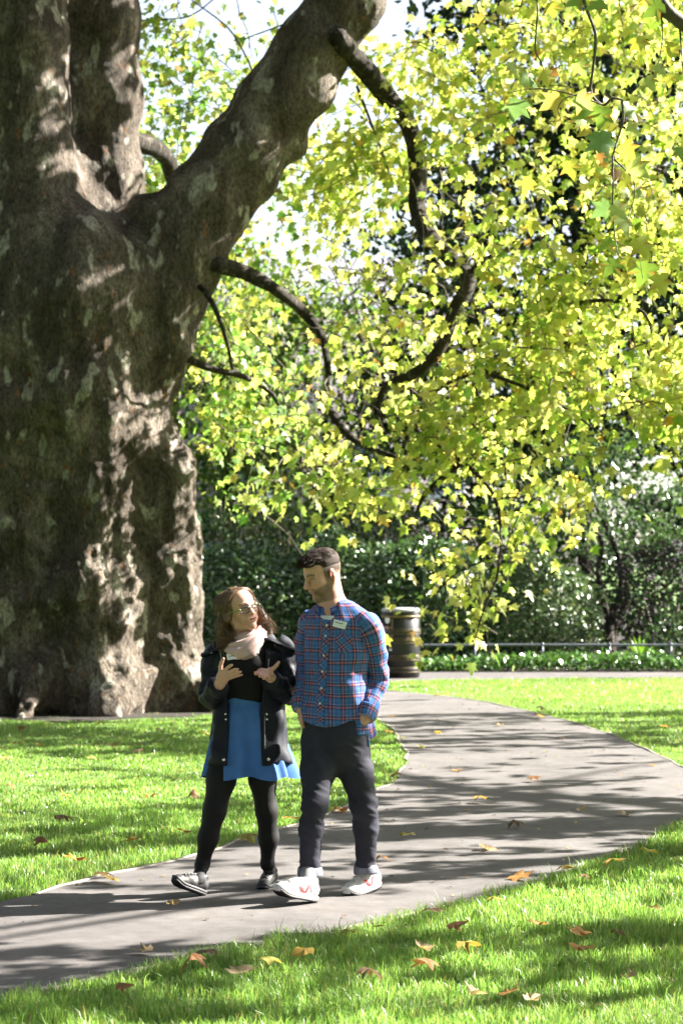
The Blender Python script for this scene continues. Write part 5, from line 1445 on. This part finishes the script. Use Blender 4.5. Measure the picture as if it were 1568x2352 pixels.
# ------------------------------------------------------------------ the woman
DW = 11.0
f_ = lambda x, y, d=0.0: P(x, y, DW + d)
gx_, gy_ = G(540, 2053)
wom = thing('person', (gx_, gy_, 0), 'woman in glasses, pale scarf, open navy jacket and blue skirt, gesturing with both hands', 'person')
HW = Head(f_(551, 1400), face_frame(-36, -6, -13), .97)
BW = face_frame(4); wF, wL = BW[:, 1], BW[:, 0]
gh = G(468, 2061); fw1 = np.array([-.62, -.66, .34]); fw1 /= np.linalg.norm(fw1)
gt = G(600, 2049); fw2 = np.array([-.22, -.97, -.05]); fw2 /= np.linalg.norm(fw2)
SHOES_W = [(np.array([gh[0], gh[1], .01]), fw1), (np.array([gt[0], gt[1], .0]) - fw2 * .235, fw2)]
def woman_body():
    v = Vox(f_(385, 2085, -.5), f_(690, 1335, .4), .0042)
    add_head(v, HW, False)
    v.cone(HW.w(0, -.03, -.05), f_(556, 1480, .03), .047, .050, .03)
    fl = (wF, 1.5)
    v.chain([f_(562, 1510), f_(562, 1550), f_(563, 1600), f_(560, 1670)], [.118, .112, .098, .135], .05, fl)
    v.chain([f_(506, 1502, .02), f_(556, 1490, .03), f_(638, 1490, .02)], [.045, .05, .045], .04)
    v.chain([f_(504, 1505, .02), f_(488, 1600, -.02), f_(505, 1571, -.215)], [.042, .037, .026], .02)
    v.chain([f_(640, 1494, .02), f_(662, 1588, .0), f_(621, 1556, -.20)], [.042, .037, .026], .02)
    # right hand: back of the hand to the camera, thumb up, fingers to the right
    w0 = f_(505, 1570, -.215); pk = f_(518, 1551, -.245)
    v.cone(w0, f_(512, 1560, -.23), .025, .029, .015, ((0, 1, 0), 1.5)); v.cone(f_(511, 1556, -.23), pk, .030, .026, .012, ((0, 1, 0), 1.7)); v.cone(f_(508, 1552, -.232), f_(516, 1543, -.25), .020, .016, .012, ((0, 1, 0), 1.3))
    hand_fingers(v, [f_(516, 1541, -.25), f_(521, 1548, -.255), f_(521.5, 1555, -.25), f_(520, 1562, -.245)], [f_(533, 1527.5, -.29), f_(546, 1537, -.30), f_(553, 1543, -.29), f_(556, 1550, -.275)], [.0085, .0085, .0082, .0072], (0, -.006, .004))
    hand_fingers(v, [f_(506, 1546, -.235)], [f_(513, 1513, -.25)], [.0098], (-.006, 0, 0))
    # left hand: palm up, fingers towards the camera, thumb out to the right
    w1 = f_(621, 1556, -.20)
    v.cone(w1, f_(615, 1548, -.225), .024, .027, .015, ((0, 0, 1), 1.4)); v.cone(f_(614, 1546, -.23), f_(604, 1543, -.262), .031, .030, .012, ((.15, -.45, 1), 1.8))
    hand_fingers(v, [f_(612, 1548, -.285), f_(605, 1547.5, -.292), f_(598, 1545.5, -.288), f_(592, 1543, -.275)], [f_(619, 1557, -.345), f_(608, 1556, -.36), f_(597, 1550, -.352), f_(586, 1544, -.325)], [.0085, .0085, .0082, .0072], (-.002, -.004, -.010))
    hand_fingers(v, [f_(618, 1541, -.235)], [f_(640, 1521, -.25)], [.0098], (.002, 0, -.006)); v.cone(f_(612, 1546, -.225), f_(620, 1540, -.235), .018, .014, .012)
    v.chain([f_(530, 1690, 0), f_(508, 1790, -.05), f_(492, 1865, -.10), f_(477, 1927, -.10), f_(464, 1990, -.065), SHOES_W[0][0] + fw1 * .045 + np.array([0, 0, .055])], [.07, .055, .038, .033, .022, .022], .03)
    v.chain([f_(594, 1690, 0), f_(603, 1790, -.02), f_(612, 1865, -.02), f_(617, 1927, .02), f_(613, 1985, .06), SHOES_W[1][0] + fw2 * .045 + np.array([0, 0, .055])], [.07, .052, .037, .032, .022, .022], .03)
    for hp, fd in SHOES_W:
        v.cone(hp + fd * .045 + np.array([0, 0, .045]), hp + fd * .16 + np.array([0, 0, .028]), .023, .016, .02)
    return v.mesh()
V, Q = woman_body()
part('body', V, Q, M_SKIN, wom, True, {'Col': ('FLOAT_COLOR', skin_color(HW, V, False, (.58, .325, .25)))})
add_eyes(HW, wom, (.25, .25))

# glasses
M_FRAME = simple('dark_glasses_frame', (.03, .03, .035), .3, .2, 50, 0, .3); M_TEMPLE = simple('green_temple', (.20, .27, .08), .35, .3, 120)
m, nt, b = new_mat('spectacle_lens'); b.inputs['Base Color'].default_value = (.02, .02, .02, 1); b.inputs['Roughness'].default_value = .03
tr_ = nt.nodes.new('ShaderNodeBsdfTransparent'); mx_ = nt.nodes.new('ShaderNodeMixShader'); mx_.inputs[0].default_value = .93; nt.links.new(b.outputs[0], mx_.inputs[1]); nt.links.new(tr_.outputs[0], mx_.inputs[2]); nt.links.new(mx_.outputs[0], nt.nodes['Material Output'].inputs[0]); M_LENS = m
gl = part('glasses', *tube([HW.w(-.010, .104, -.001), HW.w(0, .107, .002), HW.w(.010, .104, -.001)], [.0022] * 3, 7, 6), M_FRAME, wom)
for sx in (-1, 1):
    a = np.linspace(0, 2 * math.pi, 21); rx, rz = .0265, .0165
    pts = [HW.w(sx * .034 + rx * np.sign(math.cos(t)) * abs(math.cos(t)) ** .65, .102 - .006 * abs((sx * .034 + rx * math.cos(t)) / .06) ** 2 * 1.5, -.004 + rz * np.sign(math.sin(t)) * abs(math.sin(t)) ** .75) for t in a]
    Vt, Ft = tube(pts[:11], [.0030] * 11, 24, 5); part('rim', Vt, Ft, M_FRAME, gl)
    Vt, Ft = tube(pts[10:], [.0018] * 11, 24, 5); part('rim', Vt, Ft, M_FRAME, gl)
    Vl = np.array([HW.w(sx * .034, .102, -.004)] + pts[:-1]); part('lens', Vl, np.stack([np.zeros(20, int), 1 + np.arange(20), 1 + (np.arange(20) + 1) % 20], 1), M_LENS, gl)
    Vt, Ft = tube([HW.w(sx * .060, .098, .004), HW.w(sx * .072, .088, .004), HW.w(sx * .079, .04, .003), HW.w(sx * .081, -.005, .004)], [.0045, .0045, .0035, .002], 14, 6); part('temple', Vt, Ft, M_TEMPLE, gl)

# hair
def hair_material():
    m, nt, b = new_mat('brown_hair')
    n = noise(nt, 55, 4, .6); c = ramp(nt, [(.3, (.065, .036, .020)), (.55, (.14, .080, .045)), (.75, (.26, .155, .085))]); nt.links.new(n.outputs[0], c.inputs[0])
    nt.links.new(c.outputs[0], b.inputs['Base Color']); b.inputs['Roughness'].default_value = .42; b.inputs['Specular IOR Level'].default_value = .5
    return m
M_HAIRW = hair_material()
def woman_hair():
    w = HW.w; v = Vox(f_(475, 1510, -.25), f_(655, 1330, .28), .0045)
    v.ell(w(0, -.022, .036), np.array((.080, .098, .090)) * .97, HW.R, .02)
    v.ell(w(0, -.075, -.06), np.array((.085, .050, .11)), HW.R, .03)
    v.chain([w(-.075, .0, .04), w(-.092, -.010, -.03), f_(513, 1435, .0), f_(516, 1458, -.03), f_(522, 1472, -.05)], [.018, .018, .018, .016, .010], .03)
    v.chain([w(-.070, -.05, .0), f_(515, 1440, .06), f_(520, 1480, .03)], [.03, .035, .025], .03)
    v.chain([w(.074, -.02, .045), w(.088, -.03, -.02), f_(606, 1428, .04), f_(612, 1448, .02)], [.018, .018, .020, .012], .03)
    v.ell(w(0, .085, -.025), (.058, .085, .076), HW.R, .015, 'sub')
    v.ell(w(.006, .09, .026), (.046, .05, .044), HW.R, .015, 'sub')
    V, Q = v.mesh(); N = normals(V, Q); l = HW.local(V)
    return V + N * (.006 * fbm(l * [40, 40, 9], 2, 3))[:, None], Q
V, Q = woman_hair(); hw_ = part('hair', V, Q, M_HAIRW, wom)
tl = []
for i in range(2600):
    sx = -1 if rng.uniform() < .62 else 1
    y0 = rng.uniform(-.09, .06); fr = np.clip((y0 + .09) / .15, 0, 1); k_ = rng.normal(size=8)
    p0 = HW.w(.006 * k_[0], y0, .117 - .10 * abs(y0 + .01) ** 1.5 * 3 + .0015 * k_[1])
    p1 = HW.w(sx * (.062 + .004 * k_[2]), y0 * .95 - .012 + .004 * k_[3], .095 - .010 * abs(k_[4]))
    p2 = HW.w(sx * (.092 + .006 * k_[2]), y0 * .55 - .028 + .008 * k_[3], .02 + .02 * k_[5] * .5)
    if sx < 0:
        e1 = f_(506 + 5 * k_[2] + 9 * (1 - fr), 1440 + 6 * k_[4], -.04 + .10 * (1 - fr) + .02 * k_[3]); e2 = f_(514 + 8 * k_[6] + 10 * (1 - fr), 1474 + 10 * k_[5], -.07 + .12 * (1 - fr)); e3 = e2 + np.array([.025 + .02 * k_[7], -.01, -.012 + .02 * k_[0]])
    else:
        e1 = f_(603 + 4 * k_[2] - 6 * (1 - fr), 1416 + 5 * k_[4], .02 + .06 * (1 - fr)); e2 = f_(611 + 6 * k_[6] - 8 * (1 - fr), 1438 + 8 * k_[5], .0 + .08 * (1 - fr)); e3 = e2 + np.array([.012 + .018 * k_[7], -.01, -.014 + .014 * k_[0]])
    r = rng.uniform(.0008, .0022)
    tl.append(tube([p0, p1, p2, e1, e2, e3], [r * .8, r, r, r, r * .8, r * .2], 16, 4, False))
V, F = merge(tl); o = part('hair_strands', V, F, M_HAIRW, hw_); tag(o, kind='stuff')

# black top, skirt, tights
M_TOP = fabric('black_jersey', (.006, .006, .007), .8, .2, 600, .2); M_SKIRT = fabric('blue_jersey', (.06, .16, .44), .85, .10, 1100, .22, .04); M_TIGHT = fabric('black_tights', (.0035, .0035, .0042), .7, .25, 1200, .25, .0)
v = Vox(f_(490, 1620, -.25), f_(640, 1470, .25), .006); v.chain([f_(562, 1505), f_(562, 1545), f_(563, 1585), f_(563, 1608)], [.132, .128, .112, .106], .04, (wF, 1.38)); v.chain([f_(515, 1500, .02), f_(558, 1486, .02), f_(622, 1492, .02)], [.05, .06, .05], .04)
v.ell(f_(545, 1530, -.075), (.05, .04, .05), None, .03); v.ell(f_(583, 1530, -.075), (.05, .04, .05), None, .03)
V, Q = v.mesh(); N = normals(V, Q); V = V + N * (.004 * fbm(V * [8, 8, 25], 2, 5))[:, None]; top = part('black_top', V, Q, M_TOP, wom); castw = Caster(V, Q)
def loft(rings, nc, closed=True):
    return np.concatenate(rings), grid_faces(len(rings), nc, closed)
def skirt():
    rings = []; nc = 96; a = np.arange(nc) / nc * 2 * math.pi; n = 34
    for j in range(n):
        t = j / (n - 1); vy = 1598 + (1783 - 1598) * t; c = f_(563 + 14 * t, vy, .0)
        w_ = np.interp(t, [0, .08, .3, .6, 1], [.104, .108, .150, .190, .226]); dp = np.interp(t, [0, .08, .3, .6, 1], [.080, .084, .110, .128, .150])
        fold = t ** 1.4 * (.026 * np.sin(a * 6 + .8) + .013 * np.sin(a * 11 + 2.0) + .006 * np.sin(a * 17))
        x = (w_ + fold) * np.cos(a); y = (dp + fold) * np.sin(a)
        z = c[2] - t * (.010 * np.sin(a * 6 + .8 + 1.2)) + t * .020 * np.cos(a) * 0 - (.012 if 0 < j < 2 else 0)
        rings.append(np.stack([c[0] + x, c[1] + y, np.broadcast_to(z, x.shape)], 1))
    return loft(rings, nc)
V, F = skirt(); sk_ = part('skirt', V, F, M_SKIRT, wom); casts = Caster(V, F)
V, F = loft([np.stack([f_(563, 0)[0] + (.108 + .002 * (k_ in (1, 2))) * np.cos(np.arange(60) / 60 * 6.2832), DW + (.084 + .002 * (k_ in (1, 2))) * np.sin(np.arange(60) / 60 * 6.2832), np.full(60, f_(563, vy)[2])], 1) for k_, vy in enumerate((1598, 1599, 1615, 1616))], 60); part('waistband', V, F, M_SKIRT, sk_)
v = Vox(f_(420, 2040, -.35), f_(670, 1680, .3), .0065)
v.chain([f_(530, 1690, 0), f_(508, 1790, -.05), f_(493, 1862, -.10), f_(478, 1925, -.095), f_(465, 1985, -.07), SHOES_W[0][0] + fw1 * .045 + np.array([0, 0, .06])], [.090, .073, .056, .049, .033, .032], .03)
v.chain([f_(594, 1690, 0), f_(603, 1790, -.02), f_(612, 1862, -.02), f_(617, 1925, .02), f_(614, 1985, .055), SHOES_W[1][0] + fw2 * .045 + np.array([0, 0, .06])], [.090, .068, .053, .0485, .031, .031], .03)
v.ell(f_(484, 1912, -.055), (.04, .05, .08), None, .03); v.ell(f_(616, 1910, .045), (.04, .05, .08), None, .03)
for hp, fd in SHOES_W:
    v.chain([hp + fd * .045 + np.array([0, 0, .07]), hp + fd * .055 + np.array([0, 0, .045]), hp + fd * .15 + np.array([0, 0, .032])], [.032, .030, .022], .03)
V, Q = v.mesh(); part('tights', V, Q, M_TIGHT, wom)
# shoes
M_SHG = simple('dark_grey_shoe', (.020, .019, .021), .6, .25, 50, .25); M_SOLEG = simple('grey_rubber', (.035, .035, .037), .6, .15, 40); M_LACEG = simple('pale_grey_lace', (.20, .19, .19), .8, .1, 80)
shg = (M_SHG, M_SOLEG, M_SOLEK, M_LACEG)
for hp, fd in SHOES_W: make_shoe(wom, hp, fd, (0, 0, 1), .247, shg, wid=.95)

# jacket: open front, knee-length sleeves turned in, storm flaps on the shoulders
def jacket_mat():
    m, nt, b = new_mat('navy_jacket_cotton')
    n = noise(nt, 500, 2); n2 = noise(nt, 10, 4)
    c = ramp(nt, [(.3, (.0035, .0045, .010)), (.7, (.0065, .008, .016))]); nt.links.new(n2.outputs[0], c.inputs[0]); nt.links.new(c.outputs[0], b.inputs['Base Color'])
    b.inputs['Roughness'].default_value = .62; b.inputs['Specular IOR Level'].default_value = .28; bump(nt, b, n.outputs[0], .15, .002)
    return m
M_JACK = jacket_mat(); M_SNAP = simple('steel_snap', (.62, .60, .56), .25, .1, 40, 0, .9); M_ZIP = simple('zip_metal', (.30, .29, .28), .35, .3, 90, .2, .8)
def jacket():
    lv = [(1476, 560, .100, .085, 40, 560, 596), (1488, 566, .170, .100, 30, 535, 612), (1500, 570, .200, .112, 20, 524, 614), (1530, 572, .198, .118, 15, 521, 613), (1570, 572, .190, .118, 10, 521, 609), (1600, 572, .188, .120, 8, 522, 606), (1650, 572, .200, .152, 6, 523, 606), (1700, 573, .207, .176, 5, 524, 607), (1752, 574, .217, .198, 5, 525, 607)]
    A = np.array(lv, float); n = 44; q = spline(A, n); nc = 72; outer, inner = [], []
    for j in range(n):
        vy, cx, hw, dp, _, xl, xr = q[j]; c = f_(cx, vy, .015); sc = DW / F_PX; t = j / (n - 1)
        aL = math.asin(np.clip((cx - xl) * sc / hw, .05, .97)); aR = math.asin(np.clip((xr - cx) * sc / hw, .05, .97))
        ph = np.linspace(aL, 2 * math.pi - aR, nc)
        e = np.stack([-np.sin(ph) * hw, -np.cos(ph) * dp], 1)
        zz = np.full(nc, c[2])
        nz = fbm(np.stack([ph * 2.2, np.full(nc, t * 4), 0 * ph], 1), 3, 6) * .014 * (.4 + t) + .008 * fbm(np.stack([ph * 3 + t * 6, np.full(nc, t * 14), 0 * ph], 1), 2, 9)
        d = e / np.linalg.norm(e, axis=1)[:, None]
        outer.append(np.concatenate([c[:2] + e + d * nz[:, None], zz[:, None]], 1)); inner.append(np.concatenate([c[:2] + e + d * (nz - .010)[:, None], zz[:, None]], 1))
    Vo, Fo = loft(outer, nc, False); Vi, Fi = loft(inner, nc, False); k = len(Vo)
    j = np.arange(n - 1); rimL = np.stack([j * nc, (j + 1) * nc, k + (j + 1) * nc, k + j * nc], 1); rimR = np.stack([j * nc + nc - 1, k + j * nc + nc - 1, k + (j + 1) * nc + nc - 1, (j + 1) * nc + nc - 1], 1)
    i = np.arange(nc - 1); b0 = (n - 1) * nc; hem_ = np.stack([b0 + i, b0 + i + 1, k + b0 + i + 1, k + b0 + i], 1)
    return np.concatenate([Vo, Vi]), np.concatenate([Fo, Fi[:, ::-1] + k, rimL, rimR, hem_]), Vo, Fo
V, F, Vo, Fo = jacket(); jk = part('jacket', V, F, M_JACK, wom); castj = Caster(Vo, Fo)
for pts, rad, sd in (([f_(512, 1492, .02), f_(496, 1506, .02), f_(486, 1550, .0), f_(483, 1600, -.03), f_(490, 1594, -.12), f_(503, 1576, -.195)], [.052, .060, .060, .062, .056, .046], 21),
                     ([f_(632, 1484, .02), f_(650, 1496, .02), f_(660, 1545, .01), f_(660, 1588, -.02), f_(645, 1578, -.10), f_(622, 1562, -.185)], [.052, .062, .062, .064, .058, .046], 27)):
    V, F, uv = sleeve(pts, rad, 60, 30, .012, sd); s_ = part('sleeve', V, F, M_JACK, jk)
    e0, e1 = np.array(pts[-2]), np.array(pts[-1]); dr = (e1 - e0) / np.linalg.norm(e1 - e0)
    V, F, uv = sleeve([e1 - dr * .04, e1 - dr * .01, e1 + dr * .006], [rad[-1] + .006] * 3, 10, 30, .002, sd); part('cuff', V, F, M_JACK, s_)
for x0, x1, y0, y1, xb in ((476, 512, 1488, 1506, 486), (622, 668, 1468, 1496, 640)):
    v = Vox(f_(x0 - 20, y1 + 25, -.2), f_(x1 + 20, y0 - 25, .25), .006); a, b2 = (f_(x1 - 2, y0 - 2, .0), f_(x0 + 4, y1 - 6, .0)) if x0 < 560 else (f_(x0 + 2, y0 + 3, .0), f_(x1 - 6, y1 - 8, .0))
    v.cone(a, b2, .066, .060, .02, ((-.3 if x0 < 560 else .3, 0, 1), 5.5)); V, Q = v.mesh(); N = normals(V, Q); V = V + N * (.004 * fbm(V * 22, 2, 4))[:, None]
    part('shoulder_flap', V, Q, M_JACK, jk)
    cs = Caster(V, Q); dd_ = cs.disc(xb, (y0 + y1) / 2 + 2, .0075, .002) or cs.disc((x0 + x1) / 2, (y0 + y1) / 2, .0075, .002)
    if dd_: part('snap', *dd_, M_SNAP, jk)
# hood lying behind the neck
v = Vox(f_(470, 1530, -.1), f_(680, 1440, .35), .008); v.chain([f_(520, 1488, .10), f_(560, 1480, .15), f_(610, 1474, .12), f_(630, 1480, .05)], [.045, .055, .045, .022], .04); V, Q = v.mesh(); V = V + normals(V, Q) * (.008 * fbm(V * 14, 2, 6))[:, None]; part('hood', V, Q, M_JACK, jk)
for px_s, r in (((514, 1745), .0085), ((616, 1744), .0085), ((613, 1640), .007), ((613, 1652), .007), ((519, 1652), .006), ((518, 1640), .006)):
    h = castj.hit(*px_s)
    if h is not None: V, F = castj.disc(*px_s, r, .002); part('snap', V, F, M_SNAP, jk)
zp = [castj.hit(x, y, .003) for x, y in ((619, 1490), (617, 1520), (616, 1550))]
if all(z is not None for z in zp): V, F = tube([z[0] for z in zp], [.0035] * 3, 10, 5); part('zip', V, F, M_ZIP, jk)
zp = [castj.hit(x, y, .003) for x, y in ((505, 1492), (511, 1520), (517, 1545))]
if all(z is not None for z in zp): V, F = tube([z[0] for z in zp], [.003] * 3, 10, 5); part('zip', V, F, M_ZIP, jk)
zp = [castj.hit(x, y, .003) for x, y in ((608.5, 1640), (608, 1680), (608, 1720))]
if all(z is not None for z in zp): V, F = tube([z[0] for z in zp], [.003] * 3, 10, 5); part('zip', V, F, M_ZIP, jk)

# scarf: loose loops of thin cloth
M_SCARF = fabric('pale_pink_scarf', (.54, .375, .355), .9, .07, 500, .2, .2)
loops = []
def scarf_loop(c, rx, ry, tilt, rt, seed, sag):
    n, nc = 72, 22; a = np.arange(n) / n * 2 * math.pi; V = []
    U = np.array([-math.sin(tilt), 0, math.cos(tilt)]); X = np.array([math.cos(tilt), 0, math.sin(tilt)]); Y = np.array([0, 1.0, 0])
    for i in range(n):
        fr = max(0, -math.sin(a[i])); ctr = c + X * rx * math.cos(a[i]) + Y * ry * math.sin(a[i]) - np.array([0, 0, 1]) * sag * fr ** 1.5
        out = X * math.cos(a[i]) + Y * math.sin(a[i]); b = np.arange(nc) / nc * 2 * math.pi
        rr = rt * (1 + .16 * np.sin(b * 5 + 1.5 * math.sin(a[i] * 2) + seed) + .10 * np.sin(b * 9 - a[i] * 3 + seed)) * (1 + .12 * math.sin(a[i] * 3 + seed))
        V.append(ctr + (rr * np.cos(b))[:, None] * out * .75 + (rr * np.sin(b) * 1.25)[:, None] * U)
    V = np.concatenate(V); r = np.arange(n)[:, None]; k = np.arange(nc)[None]
    F = np.stack([r * nc + k, r * nc + (k + 1) % nc, ((r + 1) % n) * nc + (k + 1) % nc, ((r + 1) % n) * nc + k], -1).reshape(-1, 4)
    return V, F
V, F = merge([scarf_loop(f_(566, 1462, .03), .082, .088, .36, .024, 0, .012), scarf_loop(f_(563, 1470, .02), .098, .105, .40, .028, 2, .028), scarf_loop(f_(561, 1474, .01), .100, .118, .34, .028, 4.5, .052)])
part('scarf', V, F, M_SCARF, wom)
V, F = castw.patch([(523, 1503), (548, 1500), (549, 1514), (526, 1518)], 4, 3, .012); bd = part('name_badge', V, F, M_BADGE, wom, False)
V, F = castw.patch([(530, 1509.5), (544, 1507), (544.2, 1508.2), (530.3, 1510.7)], 5, 2, .0135)
for i in range(4): part('lettering', V[[i, i + 1, i + 6, i + 5]], np.array([[0, 1, 2, 3]]), M_INK, bd, False)
h = castw.hit(590, 1500, .004); V, F = castw.disc(591, 1500, .007, .004, 5); part('brooch', V, F, M_SNAP, wom)
